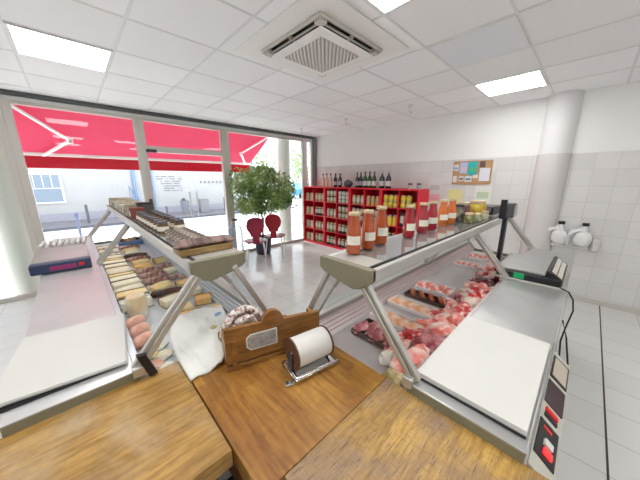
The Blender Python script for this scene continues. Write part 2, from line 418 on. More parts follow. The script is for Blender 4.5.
wv = nt.nodes.new('ShaderNodeTexWave'); wv.inputs['Scale'].default_value = 11; wv.bands_direction = 'X'
rp = nt.nodes.new('ShaderNodeValToRGB'); rp.color_ramp.elements[0].color = (.42,.39,.36,1); rp.color_ramp.elements[1].color = (.72,.69,.65,1); rp.color_ramp.elements[1].position = .6
wv.bands_direction = 'X'
nt.links.new(tc.outputs['Object'],mp.inputs['Vector']); nt.links.new(mp.outputs[0],wv.inputs['Vector']); nt.links.new(wv.outputs['Fac'],rp.inputs[0]); nt.links.new(rp.outputs[0],b.inputs['Base Color'])
bp = nt.nodes.new('ShaderNodeBump'); bp.inputs['Distance'].default_value = .01; nt.links.new(wv.outputs['Fac'],bp.inputs['Height']); nt.links.new(bp.outputs[0],b.inputs['Normal'])
MB().box(-.215,.215,-.215,.215,-.069,-.063).build('grille', m, t)

for (x, y, lab) in ((3.69,1.99,'white ceiling hook nearer the round column'), (3.62,4.35,'white ceiling hook near the corner by the window'),(3.66,3.17,'white ceiling hook midway between the other two')):
    t = thing('ceiling_hook', (x, y, ZC), lab, 'hook', 'small hooks hanging from the ceiling')
    MB().cyl((0,0,-.012),(0,0,0),.035,seg=16).build('base', 'white_paint', t)
    MB().tube([(0,0,-.01),(0,0,-.07),(.02,0,-.095),(.045,0,-.10),(.055,0,-.085)], .009, seg=8).build('hook', 'white_paint', t)

# ================================================================== OUTSIDE
MT['street'] = mat('pale_concrete', (.68,.68,.68), .8, var=.05, vscale=1.5)
MT['sidewalk'] = mat('mauve_paving', (.20,.18,.20), .8, var=.1, vscale=4)
MT['facade'] = mat('white_render', (.46,.455,.45), .85, var=.04, vscale=1.2)
struct(MB().box(-30, 50, YW+.05, 60, -.12, -.01).build('ground', 'street'))
struct(MB().box(-20, 9, 11.6, 13.5, -.01, .05).box(-20,9,11.45,11.6,-.01,.06,1).build('pavement', ['sidewalk', mat('kerb', (.12,.12,.14), .8)]))
b = thing('street_building', (0, 13.5, 0), 'white rendered building across the street with a small square window', 'building')
w = MB().box(-20, 7.2, 0, 4, .0, 5.2).build('wall', 'facade', b)
MB().box(-20,7.2,-.03,0,0,.35).build('plinth', mat('grey_plinth', (.36,.35,.40), .8), b)
wi = MB().box(-1.04,-.22,-.05,-.005,.72,1.80).build('window', 'frame_white', b)
MB().box(-.98,-.28,-.06,-.05,.78,1.74).build('pane', mat('dark_pane', (.25,.31,.38), .15), wi)
q = MB()
for k in range(3): q.box(-.94+.22*k, -.92+.22*k, -.075,-.06,1.25,1.74)
q.box(-.98,-.28,-.075,-.06,1.24,1.27).build('glazing_bars', 'frame_white', wi)
for x, w_ in ((1.95,.10),(2.60,.10)):
    MB().cyl((x,-.06,0.0),(x,-.06,5.0),.055,seg=10).build('drainpipe', mat('blue_pipe', (.18,.30,.52), .5), b)
# lettering: rows of small illegible painted characters
q = MB(); rr = random.Random(3)
for i, (x0, x1) in enumerate(((2.80,3.80),(2.80,3.88),(2.95,3.75),(2.95,3.72),(3.08,3.74),(3.0,3.8),(3.05,3.8))):
    x = x0; z = 1.70-.105*i
    while x < x1:
        w_ = rr.uniform(.03,.05)
        if rr.random() < .8: q.box(x, x+w_*.75, -.012, -.002, z-.022, z+.022)
        x += w_+.012
q.build('painted_text', mat('grey_lettering', (.14,.13,.17), .8), b)
q = MB()
for k in range(6):
    x = 4.66+.2*k
    q.box(x, x+.025, -.02, -.002, 1.40, 1.50).box(x, x+.09, -.02, -.002, 1.40, 1.42).box(x+.02, x+.08, -.02, -.002, 1.48, 1.50)
q.build('sign_letters', mat('dark_letters', (.10,.10,.12), .7), b)
# blue gate lattice leaning by the wall
t = thing('bicycle_rack', (1.87, 13.2, .05), 'blue metal lattice rack standing against the white building', 'rack')
q = MB()
for k in range(5): q.cyl((-.16+.08*k,0,0),(-.16+.08*k,0,1.25-.16*k),.012,seg=6)
q.cyl((-.17,0,1.25),(.17,0,.58),.016,seg=6); q.cyl((-.17,0,.08),(.17,0,.08),.016,seg=6)
q.build('lattice', mat('blue_steel', (.12,.20,.40), .5), t)
# bollards
bm_ = mat('dark_bollard', (.10,.10,.12), .5)
b0 = None
for x, y, h, lab in ((.26,12.2,.68,'dark bollard left of the drainpipe across the street'),(2.75,12.2,.45,'short dark bollard below the painted text'),(5.30,12.3,.72,'slim dark bollard below the small sign letters')):
    if b0 is None:
        b0 = thing('bollard', (x,y,.05), lab, 'bollard', 'dark street bollards')
        MB().lathe([(.05,0),(.05,.02),(.038,.04),(.038,.60),(.044,.62),(.02,.66)], seg=12).build('post', bm_, b0)
    else:
        dup(b0, (x,y,.05), lab).scale = (1,1,h/.68)
b1 = thing('street_planter', (3.56,12.5,.05), 'tapered grey street planter with a small shrub, left one', 'planter', 'grey planters on the far pavement')
MB().lathe([(.13,0),(.19,.6),(.17,.6),(.165,.56)], seg=14).build('pot', mat('grey_planter', (.22,.22,.25), .7), b1)
q = MB()
for k in range(5): q.blob((random.uniform(-.08,.08),random.uniform(-.08,.08),.62+random.uniform(0,.08)),(.06,.06,.06),seed=k,sub=1)
q.build('shrub', mat('dull_shrub', (.10,.13,.09), .9, var=.3), b1)
t = thing('waste_bin', (4.38,12.5,.05), 'grey square street bin right of the tapered planter', 'bin')
MB().box(-.19,.19,-.17,.17,0,.60).box(-.2,.2,-.18,.18,.60,.64).build('body', mat('grey_bin', (.24,.24,.26), .6), t, bevel=.02)
# a slim post near the shop
t = thing('street_post', (-.02,7.75,0), 'dark slim street post beside the left glass counter', 'post')
MB().lathe([(.04,0),(.025,.03),(.022,.72),(.032,.74),(.032,.82),(.01,.85)], seg=12).build('post', mat('blue_grey_post', (.10,.12,.22), .5), t)

# awning
t = thing('awning', (0, YW+.12, 2.56), 'red retractable awning pulled out over the shop window', 'awning')
AX0, AX1, AY, AZ = -2.2, 3.45, 1.08, -.59
q = MB(); n = 24
vs = []
for i in range(9):
    f_ = i/8; y = .02+(AY-.02)*f_; z = AZ*f_ - .015*math.sin(PI*f_)
    vs.append((y, z))
for i in range(8):
    (y0,z0),(y1,z1) = vs[i], vs[i+1]
    q.prism([(AX0,y0,z0),(AX0,y1,z1),(AX0,y1,z1+.003),(AX0,y0,z0+.003)], (AX1-AX0,0,0))
q.build('canopy', 'awning', t)
q = MB()
q.box(AX0,AX1,AY+.012,AY+.016,AZ-.225,AZ-.02)
q.build('valance', fabric_mat('valance_cloth', (.50,.014,.04), .4), t)
MB().box(AX0-.02,AX1+.02,AY-.03,AY+.03,AZ-.035,AZ+.02).build('front_bar', 'frame_white', t, bevel=.008)
MB().cyl((AX0,.03,.02),(AX1,.03,.02),.055,seg=14).build('roller', 'frame_white', t)
def arm(sx, ex, fx):
    a = MB(); a.bar((sx,.02,-.06),(ex,.60,AZ*.55-.08),.045,.03).build('arm_inner', 'frame_white', t, bevel=.006)
    a = MB(); a.bar((ex,.60,AZ*.55-.08),(fx,AY-.04,AZ-.03),.04,.03).cyl((ex,.60,AZ*.55-.12),(ex,.60,AZ*.55-.05),.035,seg=12).build('arm_outer', 'frame_white', t)
arm(-.43,.10,-.25); arm(3.38,2.98,3.30)

# far glass building, far trees, blue car, pale bicycle
b = thing('glass_building', (14.0, 30, 0), 'pale blue glass building far beyond the street', 'building')
MB().box(-5,3,0,6,0,9).build('wall', mat('pale_blue_wall', (.45,.62,.66), .6), b)
for i in range(4):
    for j in range(3):
        MB().box(-4.6+1.9*i,-3.3+1.9*i,-.06,0,1.+2.7*j,2.7+2.7*j).build('window', mat('blue_window_%d%d' % (i,j), (.16,.32,.42), .2), b)
def tree(x, y, h, r, lab, seed):
    t = thing('street_tree', (x,y,0), lab, 'tree', 'trees beyond the street')
    MB().tube([(0,0,0),(.05,0,h*.3),(-.05,.05,h*.62)],[.16,.12,.07]).build('trunk','bark',t)
    rr = random.Random(seed); q = MB()
    for k in range(900):
        v = Vector((rr.gauss(0,1),rr.gauss(0,1),rr.gauss(0,1))).normalized()*rr.uniform(.35,1)**.5
        c_ = Vector((v.x*r,v.y*r,h*.68+v.z*r*.9)); s_ = rr.uniform(.10,.22)
        a = Vector((rr.gauss(0,1),rr.gauss(0,1),rr.gauss(0,1))).normalized(); b_ = a.orthogonal().normalized()
        q.bm.faces.new([q.bm.verts.new(c_+a*s_), q.bm.verts.new(c_+b_*s_*.5), q.bm.verts.new(c_-a*s_), q.bm.verts.new(c_-b_*s_*.5)])
    q.build('foliage', 'tree_leaf', t)
tree(16.9,22.5,4.4,2.0,'green street tree seen through the narrow right window',1)
tree(12.6,23,4.6,2.0,'green street tree seen left of the shop column',2)
tree(23.5,27,5.5,2.3,'green street tree farther right beyond the parked car',3)
t = thing('car', (15.6,18,-.01), 'blue parked car seen through the narrow right window', 'car')
q = MB(); prof = [(-2.,.3),(-2.,.75),(-1.3,.85),(-.8,1.35),(.7,1.38),(1.3,.92),(2.,.8),(2.05,.3)]
q.prism([(x,-.85,z) for x,z in prof],(0,1.7,0)); q.build('body', mat('blue_car_paint', (.02,.22,.48), .25, coat=.6), t, bevel=.08, seg=3)
MB().prism([(x,-.87,z) for x,z in ((-1.1,.9),(-.72,1.28),(.6,1.3),(1.05,.93))],(0,1.74,0)).build('window', mat('car_glass', (.05,.08,.10), .1), t)
for x in (-1.25,1.3):
    for y in (-.75,.75):
        MB().cyl((x,y-.1,.32),(x,y+.1,.32),.32,seg=20).cyl((x,y-.11,.32),(x,y+.11,.32),.19,mi=1,seg=14).build('wheel',['rubber','chrome'],t)
t = thing('bicycle', (4.95,6.1,-.01), 'pale grey bicycle standing outside the corner window', 'bicycle', rz=.5)
wm = mat('pale_bike_paint', (.60,.60,.62), .4)
for x in (-.5,.5):
    q = MB(); q.tube([(x+.33*math.cos(a*PI/12),0,.34+.33*math.sin(a*PI/12)) for a in range(24)],.014,closed=True,seg=6)
    for k in range(8): q.cyl((x,0,.34),(x+.33*math.cos(k*PI/4),0,.34+.33*math.sin(k*PI/4)),.003,seg=4)
    q.build('wheel', wm, t)
MB().tube([(-.5,0,.34),(-.1,0,.32),(-.18,0,.78),(-.5,0,.34)],.014).tube([(-.1,0,.32),(.36,0,.78),(-.17,0,.74)],.014).tube([(.5,0,.34),(.36,0,.78),(.33,0,.95)],.014).build('frame', wm, t)
MB().tube([(.3,-.25,.97),(.35,-.1,.96),(.35,.1,.96),(.3,.25,.97)],.012).build('handlebar','dark',t)
MB().blob((-.19,0,.83),(.12,.06,.03),amp=.02).cyl((-.18,0,.76),(-.19,0,.82),.012).build('saddle','dark',t)

# ================================================================== COUNTERS
MT['body_white'] = mat('counter_enamel', (.72,.72,.70), .4)
MT['greyblue'] = mat('rubber_bumper', (.30,.30,.31), .5)
def strut_profile(q, a, b, w=.045, d=.03, ribs=True):
    q.bar(a, b, w, d, 0)
    a, b = Vector(a), Vector(b)
    return q

def counter(name, L, label, struts, rail_col):
    """local frame: x along the counter from its near end, y from staff edge (0) to customer side; mirrored later by scale"""
    t = thing(name, (0,0,0), label, 'counter')
    MB().box(.0,L,.03,.78,.10,.70).box(0.03,L-.03,.06,.80,0,.10,1).build('body', ['body_white','dark'], t, bevel=.004)
    # side cheek plates under the deck
    for x in (-.008, L-.022):
        MB().prism([(x,.002,.70),(x,.002,.8985),(x,.312,.8985),(x,.335,.80),(x,.80,.80),(x,.86,.87),(x,.90,.87),(x,.88,.70)],(.03,0,0)).build('end_panel','taupe',t,bevel=.003)
    MB().box(.03,L-.03,.30,.335,.70,.875).box(.03,L-.03,.335,.82,.76,.778).prism([(.03,.80,.778),(.03,.86,.85),(.03,.86,.76)],(L-.06,0,0)).build('display_tray','steel_tray' if name == 'meat_counter' else 'blue_tray',t)
    MB().box(-.006,L,.0,.31,.886,.90).build('worktop',['steel' if name == 'meat_counter' else 'steel_window_lit'],t,bevel=.003)
    MB().box(.0,L,.855,.90,.85,.885).build('front_rail',rail_col,t,bevel=.006)
    q = MB()
    for k in range(4): q.box(.03,L-.03,.80+.013*k,.804+.013*k,.806+.016*k,.814+.016*k)
    q.build('vent_lines',mat('pinkish_rail_'+name,(.66,.50,.50) if name == 'meat_counter' else (.62,.70,.74),.5),t)
    MB().box(.0,L,.885,.905,.30,.84).build('front_panel','body_white',t)
    # upper shelf: taupe hopper-shaped end caps, aluminium edge rails and a glass top
    capz = [(.478,.262),(.478,.212),(.525,.178),(.56,.167),(.66,.186),(.715,.200),(.738,.215),(.738,.262)]
    for x in (-.01, L-.02):
        MB().prism([(x,y,.99+z) for y,z in capz],(.03,0,0)).build('shelf_end_cap','taupe',t,bevel=.004)
    MB().box(.0,L,.478,.500,1.20,1.248).box(.0,L,.715,.738,1.205,1.250).box(0,L,.50,.715,1.19,1.205).box(.0,.13,.50,.715,1.235,1.2495).build('shelf_frame','alu_light',t,bevel=.003)
    MB().box(.0,L,.500,.512,1.244,1.2515).build('shelf_seal','rubber',t)
    MB().box(.13,L-.01,.512,.715,1.238,1.250).build('shelf_glass','shelf_glass',t)
    for i, x in enumerate(struts):
        q = MB(); q.bar((x+.006,.533,1.190),(x+.006,.300,.905),.042,.022,up=(1,0,0)).bar((x-.012,.533,1.190),(x-.012,.300,.905),.014,.006,up=(1,0,0))
        q.build('strut','alu',t,bevel=.003)
        MB().box(x-.024,x+.010,.300,.335,.885,.920).build('strut_foot','alu',t,bevel=.003)
        if i == 0 and name == 'deli_counter': MB().prism([(-.030,.318,.965),(-.030,.345,.960),(-.030,.372,.872),(-.030,.345,.872)],(.020,0,0)).build('end_stop','black',t)
        MB().bar((x,.700,1.20),(x,.87,.88),.022,.020,up=(1,0,0)).build('front_strut','alu',t,bevel=.003)
        MB().cyl((x+.02,.655,1.17),(x+.02,.69,1.12),.011,seg=10).cyl((x+.02,.69,1.12),(x+.02,.83,.885),.0055,seg=8).build('gas_lift','alu',t)
    q = MB(); q.prism([(.02,.722,1.19),(.02,.880,.886),(.02,.885,.888),(.02,.727,1.192)],(L-.04,0,0)); q.build('front_glass','case_glass',t)
    return t
def map_children_mirror(t): pass

rc = counter('meat_counter', 2.50, 'right-hand refrigerated glass meat counter with steel worktop running to the tiled wall', (.01, 1.34, 2.44), 'alu_light')
rc.location = (.715, 0, 0)
lc = counter('deli_counter', 3.15, 'left-hand refrigerated glass deli counter full of cheeses, running to the window', (-.006, 1.65, 3.05), 'alu_light')
# the left counter is the mirror twin: local x -> world +Y, local y -> world +X
for o in kids(lc):
    me = o.data
    for v in me.vertices:
        x, y, z = v.co
        if o.name.startswith('shelf'): y = .53+(y-.478)*.875
        elif o.name.split('.')[0] == 'strut': y += .017
        v.co = (y-.25, x, z)
    me.flip_normals()
lc.location = (0, 1.015, 0)
# wider staff ledge on the left counter's worktop comes from the same shape
# control box under the right worktop
t = thing('control_box', (.715, 0, 0), 'slanted grey control box with switches under the right worktop edge', 'control box')
q = MB(); q.prism([(.0,-.004,.875),(.0,-.060,.828),(.0,-.060,.70),(.0,-.004,.70)],(.62,0,0)); q.build('housing', mat('control_housing', (.50,.50,.44), .45), t, bevel=.002)
def slope_box(x0,x1,f0,f1,h,name,m,par,bev=0.002):
    """plate on the sloping face; f = 0 top edge .. 1 bottom edge"""
    a = Vector((0,-.004,.875)); b = Vector((0,-.060,.828)); n = Vector((0,-.047,.056)).normalized()
    p0 = a.lerp(b,f0); p1 = a.lerp(b,f1)
    return MB().prism([(x0,p0.y,p0.z),(x0,p1.y,p1.z),(x0,p1.y+n.y*h,p1.z+n.z*h),(x0,p0.y+n.y*h,p0.z+n.z*h)],(x1-x0,0,0)).build(name,m,par)
a_ = slope_box(.05,.19,.08,.88,.003,'switch_panel','black',t)
slope_box(.070,.092,.38,.70,.008,'lit_switch','red_lit',a_)
slope_box(.100,.122,.34,.66,.010,'rocker_switch','paper',a_)
slope_box(.160,.172,.25,.6,.004,'indicator','red',a_)
a_ = slope_box(.212,.230,.2,.75,.004,'black_button','black',t)
a_ = slope_box(.236,.254,.2,.75,.005,'red_button','red',t)
slope_box(.275,.405,.08,.92,.003,'digital_panel',mat('dark_red_panel',(.035,.012,.02),.25),t)
a_ = slope_box(.43,.585,.08,.95,.003,'rating_plate_frame','black',t)
slope_box(.442,.573,.16,.86,.0045,'rating_plate',mat('beige_plate',(.46,.41,.33),.5),a_)

# paper stacks with a thin black sheet under each
t = MB().box(-.27,.27,-.148,.152,0,.006).build('black_sheet','black',None,(1.020,.157,.9005)); tag(t,'thin black sheet under the white paper sheets on the right worktop','mat')
q = MB(); rr = random.Random(5)
for k in range(4):
    o_ = rr.uniform(-.004,.004); q.box(-.265+o_,.265+o_,-.150+o_/2,.150+o_/2,.0035*k,.0035*k+.003)
t = q.build('paper_stack','paper',None,(1.019,.158,.9060),rz=.0); tag(t,'white wrapping paper sheets stacked on the right steel worktop','paper')
t = MB().box(-.160,.140,-.192,.20,0,.005).build('black_sheet','black',None,(-.098,1.265,.9005)); tag(t,'thin black sheet under the white paper sheets on the left worktop','mat')
q = MB()
for k in range(4):
    o_ = rr.uniform(-.004,.004); q.box(-.165+o_,.165+o_,-.215+o_,.215+o_,.0035*k,.0035*k+.003)
t = q.build('paper_stack','paper',None,(-.100,1.295,.9060),rz=-.10); tag(t,'white wrapping paper sheets stacked on the left worktop','paper')

# ------------------------------------------------------------------ butcher blocks
MT['block_a'] = wood_mat('block_wood_left', (.46,.28,.075), (.42,.25,.068), (.47,.36,.23), 0, .07, .5, .85)
MT['block_b'] = wood_mat('block_wood_middle', (.50,.28,.055), (.34,.155,.030), (.24,.10,.025), 1, .045, .38, .7)
MT['block_c'] = wood_mat('block_wood_right', (.58,.37,.085), (.48,.29,.07), (.25,.17,.115), 0, .06, .5, 1.0, .8)
MT['block_side'] = wood_mat('block_side_wood', (.26,.09,.025), (.22,.075,.02), (.18,.07,.03), 0, .06, .5, .3)
def block(name, x0,x1,y0,y1,z1,th,label,m):
    t = thing('butcher_block', ((x0+x1)/2,(y0+y1)/2,0), label, 'butcher block', 'wooden butcher blocks joined in the corner')
    a, b = (x1-x0)/2, (y1-y0)/2
    MB().box(-a,a,-b,b,z1-th,z1).build('chopping_top', m, t, bevel=.0025)
    return t, a, b
MT['fridge'] = mat('green_grey_enamel', (.24,.27,.22), .4)
t,a,b = block('a',-.75,.196,.541,1.012,.866,.055,'pale worn butcher block top on the left by the deli counter','block_a')
MB().box(-a+.03,a-.04,-b+.03,b-.02,.0,.81).build('cabinet','fridge',t,bevel=.004)
dr = MB().box(.05,a-.05,-b+.012,-b+.03,.55,.80).build('drawer','fridge',t,bevel=.004)
MB().bar((.14,-b-.015,.77),(a-.12,-b-.015,.77),.015,.015).box(.14,.155,-b-.015,-b+.015,.765,.78).box(a-.135,a-.12,-b-.015,-b+.015,.765,.78).build('drawer_handle','chrome',dr)
t,a,b = block('b',.200,.712,.397,1.012,.866,.06,'streaky brown butcher block top in the middle under the wooden sign board','block_b')
for sx in (-1,1):
    for sy in (-1,1):
        MB().box(sx*(a-.04)-.03,sx*(a-.04)+.03,sy*(b-.04)-.03,sy*(b-.04)+.03,0,.805).build('leg','block_side',t,bevel=.003)
MB().box(-a+.02,a-.02,-b+.01,-b+.03,.70,.806).box(-a+.01,-a+.03,-b+.03,b-.02,.70,.806).box(a-.03,a-.01,-b+.03,b-.02,.70,.806).box(-a+.02,a-.02,b-.03,b-.01,.70,.806).build('apron','block_side',t)
t,a,b = block('c',.260,.712,-.30,.3958,.866,.065,'knife-scarred butcher block top at the right front by the meat counter','block_c')
for sx in (-1,1):
    for sy in (-1,1):
        MB().box(sx*(a-.05)-.035,sx*(a-.05)+.035,sy*(b-.05)-.035,sy*(b-.05)+.035,0,.802).build('leg','block_side',t,bevel=.003)
MB().box(-a+.02,a-.02,-b+.01,-b+.03,.70,.803).box(-a+.01,-a+.03,-b+.03,b-.02,.70,.803).box(a-.03,a-.01,-b+.03,b-.02,.70,.803).box(-a+.02,a-.02,b-.03,b-.01,.70,.803).build('apron','block_side',t)

# wooden sign board on the middle block
BT = .8665
MT['sign_wood'] = wood_mat('sign_board_wood', (.34,.165,.045), (.30,.14,.04), (.24,.11,.035), 0, .5, .35, .3)
ang = -.276
t = thing('wooden_knife_rack', (.308,.818,BT), 'golden wooden board rack with a rounded crest, standing on the middle butcher block', 'board', rz=ang)
L_ = .385
q = MB(); pts = [(0,0,.025),(L_,0,.025),(L_,0,.148)]
pts += [(L_*.60,0,.156)]
for k in range(0,13):
    a_ = PI*k/12; pts.append((L_*.47+.042*math.cos(a_),0,.160+.045*math.sin(a_)))
pts += [(L_*.36,0,.163),(0,0,.169)]
q.prism(pts,(0,.02,0)); q.build('front_board','sign_wood',t,bevel=.003)
MB().box(.0,L_,-.004,.024,.0,.018).box(0.02,.04,-.006,0,.018,.12).build('base_strip','sign_wood',t,bevel=.002)
MB().box(.0,L_,.10,.118,.0,.09).build('back_board','sign_wood',t,bevel=.002)
MB().box(.0,.016,.02,.10,.0,.12).build('side','sign_wood',t,bevel=.002); MB().box(L_-.016,L_,.02,.10,.0,.12).build('side','sign_wood',t,bevel=.002)
MB().box(.016,L_-.016,.02,.10,.004,.018).build('bottom','sign_wood',t)
st = thing('price_label', (0,0,0), 'silver-edged rectangular sticker on the front of the wooden board rack', 'label')
st.location = (.308+math.cos(ang)*.12,.818+math.sin(ang)*.12,BT+.018); st.rotation_euler = (0,0,ang)
sp_ = [(-.045,-.0035,.062),(-.030,-.0035,.045),(.075,-.0035,.045),(.075,-.0035,.112),(-.030,-.0035,.112),(-.045,-.0035,.098)]
MB().prism(sp_,(0,.003,0)).build('border',mat('pale_border',(.75,.75,.68),.4),st)
MB().prism([(x*.93+.001,-.0045,(z-.079)*.88+.079) for x,_,z in sp_],(0,.0008,0)).build('print',mat('grey_print',(.35,.35,.34),.35,var=.3,vscale=60),st)

# dried sausage net ring behind the rack
t = thing('dried_sausage_coil', (.435,.935,BT), 'speckled pinkish-white dried sausage coils piled behind the wooden rack', 'sausage')
q = MB(); rr = random.Random(2)
for (rad_, zz, yy, n_) in ((.080,.075,.0,15),(.052,.070,-.012,11),(.070,.055,.03,13)):
    for k in range(n_):
        a_ = PI*k/(n_-1); q.blob((rad_*math.cos(a_),yy+rr.uniform(-.006,.006),zz+rad_*1.05*math.sin(a_)),(.017,.020,.017),seed=k,amp=.16,sub=2)
q.build('links',two_tone('salami_speckle',(.30,.17,.15),(.74,.68,.64),60,.40,.52,.7,.5),t)
MB().box(-.09,.09,-.03,.05,.0,.070).build('holder',MT['sign_wood'],t,bevel=.004)

# paper roll in its steel dispenser
ra = math.radians(-33)
t = thing('roll_dispenser', (.555,.640,BT), 'steel paper roll dispenser on the middle butcher block', 'dispenser', rz=-.16)
MB().box(-.085,.085,-.052,.052,.004,.016).build('base_plate','chrome',t,bevel=.003)
q = MB(); q.tube([(-.088,-.058,.010),(.088,-.058,.010),(.088,.058,.010),(-.088,.058,.010)],.004,closed=True); q.tube([(-.088,-.064,.022),(.088,-.064,.022)],.003)
q.build('wire_frame','chrome',t)
for s in (-1,1):
    MB().bar((s*.082,0,.012),(s*.082,0,.085),.026,.004,up=(1,0,0)).build('bracket','chrome' if s>0 else 'dark',t)
    for y in (-.045,.045): MB().cyl((s*.075,y,-.0),(s*.075,y,.006),.008,seg=8).build('foot','rubber',t)
q = thing('paper_roll', t.location+Vector((0,0,.078)), 'white paper roll with brown end discs held in the steel dispenser', 'paper roll', rz=t.rotation_euler.z)
MB().cyl((-.070,0,0),(.070,0,0),.054,seg=40).build('paper','paper',q)
for s in (-1,1): MB().cyl((s*.071,0,0),(s*.076,0,0),.058,seg=40).build('end_disc',mat('brown_end',(.12,.055,.03),.4),q)
MB().cyl((-.079,0,0),(.079,0,0),.008,seg=12).build('spindle','chrome',q)
t = thing('clamp', (.440,.612,BT), 'small steel clamp lying in front of the paper roll dispenser', 'clamp', rz=-.4)
MB().box(-.016,.016,-.009,.009,.0,.007).build('jaw','steel',t,bevel=.002); MB().cyl((-.01,0,.007),(-.01,0,.012),.006,seg=10).cyl((.006,0,.010),(.03,.012,.010),.003,seg=8).build('screw','dark',t)

# crumpled wrapping paper bundle lying from the left counter over the block
t = thing('wrapping_paper_bundle', (0,0,0), 'loose white wrapping paper sheets draped between the deli counter and the middle block', 'paper')
q = MB(); nx, ny = 16, 26; grid = []
P00, P10, P01, P11 = Vector((.115,1.10)), Vector((.245,1.31)), Vector((.255,.775)), Vector((.39,1.02))
A_ = Vector((.194,.862,.872)); B_ = Vector((.262,1.34,.905)); C_ = Vector((.455,1.20,.945)); D_ = Vector((.310,.862,.885))
rr = random.Random(11)
for i in range(nx+1):
    row = []
    for j in range(ny+1):
        u, v = i/nx, j/ny
        p = (A_*(1-u)+D_*u)*(1-v)+(B_*(1-u)+C_*u)*v
        p = p.copy(); p.z += .006*math.sin(u*9+v*3)+.006*mnoise.noise(Vector((u*5,v*7,1)))+.006*math.sin(PI*v)
        p.x += (-.030*(1-u)+.03*u)*math.sin(PI*v); row.append(q.bm.verts.new(p))
    grid.append(row)
for i in range(nx):
    for j in range(ny):
        f = q.bm.faces.new((grid[i][j],grid[i+1][j],grid[i+1][j+1],grid[i][j+1])); f.smooth = True
o = q.build('sheets','paper',t); o.data.materials.clear(); o.data.materials.append(two_tone('printed_paper',(.58,.60,.57),(.70,.71,.68),26,.3,.5,.8,.15,(1,.2,1)))
sm = o.modifiers.new('s','SOLIDIFY'); sm.thickness = .008; sm.offset = -1
cr = MB(); cr.box(-.012,.012,-.010,.010,0,.002)
cr.build('gold_mark',mat('olive_print',(.35,.30,.08),.6),t,(.335,.99,.962),rz=.6)
cr = MB(); cr.blob((0,0,0),(.02,.012,.002),amp=.2)
cr.build('blue_mark',mat('blue_print',(.25,.38,.60),.6),t,(.385,1.07,.972),rz=.6)

# ------------------------------------------------------------------ scales
t = thing('weighing_scale', (2.28,.19,.9005), 'black retail scale with steel platter and pole display on the right worktop', 'scale')
MB().box(-.22,.24,-.165,.175,.012,.062).build('base','black',t,bevel=.01)
MB().box(-.23,.25,-.175,.185,.0,.014).build('tray_lip','alu_light',t,bevel=.003)
MB().box(-.20,.24,-.08,.175,.062,.075).box(-.21,.25,-.08,-.075,.07,.080).box(-.21,.25,.175,.18,.07,.080).build('platter','steel',t,bevel=.003)
k_ = MB(); k_.prism([(-.22,-.165,.060),(-.22,-.085,.060),(-.22,-.085,.105),(-.22,-.10,.108)],(.46,0,0)); k_ = k_.build('keypad_housing','black',t,bevel=.003)
q = MB()
for i in range(9):
    for j in range(2):
        x = -.20+i*.046; f0 = .12+.42*j
        a = Vector((x,-.165,.060)).lerp(Vector((x,-.10,.108)),f0); b = Vector((x,-.165,.060)).lerp(Vector((x,-.10,.108)),f0+.34)
        n_ = Vector((0,-.59,.8))*.003
        q.prism([a,b,b+n_,a+n_],(.036,0,0))
q.build('keys',mat('beige_keys',(.62,.60,.52),.5),k_)
MB().box(-.224,-.2195,.02,.075,.020,.055).build('green_sticker','green',t)
MB().box(-.105,-.05,.185,.210,.0,.47).build('pole','black',t,bevel=.004)
h = MB().box(-.12,-.03,.15,.225,.400,.500).build('display_head','dark',t,bevel=.008)
MB().box(-.112,-.038,.144,.151,.412,.488).build('screen',mat('grey_lcd',(.28,.30,.30),.3),h)
MB().box(-.128,-.105,.195,.230,.39,.525).build('side_frame','black',h,bevel=.003)
for x in (-.19,.2):
    for y in (-.14,.14): MB().cyl((x,y,-.0),(x,y,.003),.014,seg=8).build('foot','rubber',t)
# power cords along the staff edge
t = thing('power_cord', (0,0,0), 'black scale cord looping down past the staff edge of the worktop', 'cord')
MB().tube([(2.06,.03,.915),(2.03,-.010,.912),(2.00,-.035,.88),(1.96,-.045,.83),(1.86,-.030,.76),(1.76,-.022,.72),(1.66,-.030,.68),(1.54,-.045,.68),(1.44,-.050,.71),(1.38,-.045,.74)],.004).build('cable','rubber',t)
t2 = thing('power_cord', (0,0,0), 'second black cord dangling toward the control box', 'cord')
MB().tube([(1.78,-.012,.83),(1.76,-.04,.75),(1.66,-.065,.66),(1.52,-.075,.58),(1.40,-.075,.60),(1.352,-.05,.76),(1.345,-.03,.78)],.004).build('cable','rubber',t2)

t = thing('weighing_scale', (-.135,2.60,.9005), 'dark blue scale with magenta display and steel top on the left worktop', 'scale')
MB().box(-.17,.155,-.02,.06,.004,.075).build('console',mat('navy_plastic',(.02,.04,.10),.4),t,bevel=.008)
MB().box(-.07,.07,-.0235,-.019,.022,.052).build('display','magenta',t); MB().box(.085,.115,-.0235,-.019,.03,.052).build('sticker','red',t)
MB().box(-.165,.15,.06,.95,.004,.065).build('base','steel',t,bevel=.006)
MB().box(-.165,.15,.06,.62,.065,.078).build('platter','steel',t,bevel=.004)
q = MB()
for k in range(8): q.cyl((-.15+.041*k,.63,.083),(-.135+.041*k,.90,.083),.016,seg=10)
tt = q.build('paper_tube','paper',t); tt.name='ribbed_cover'

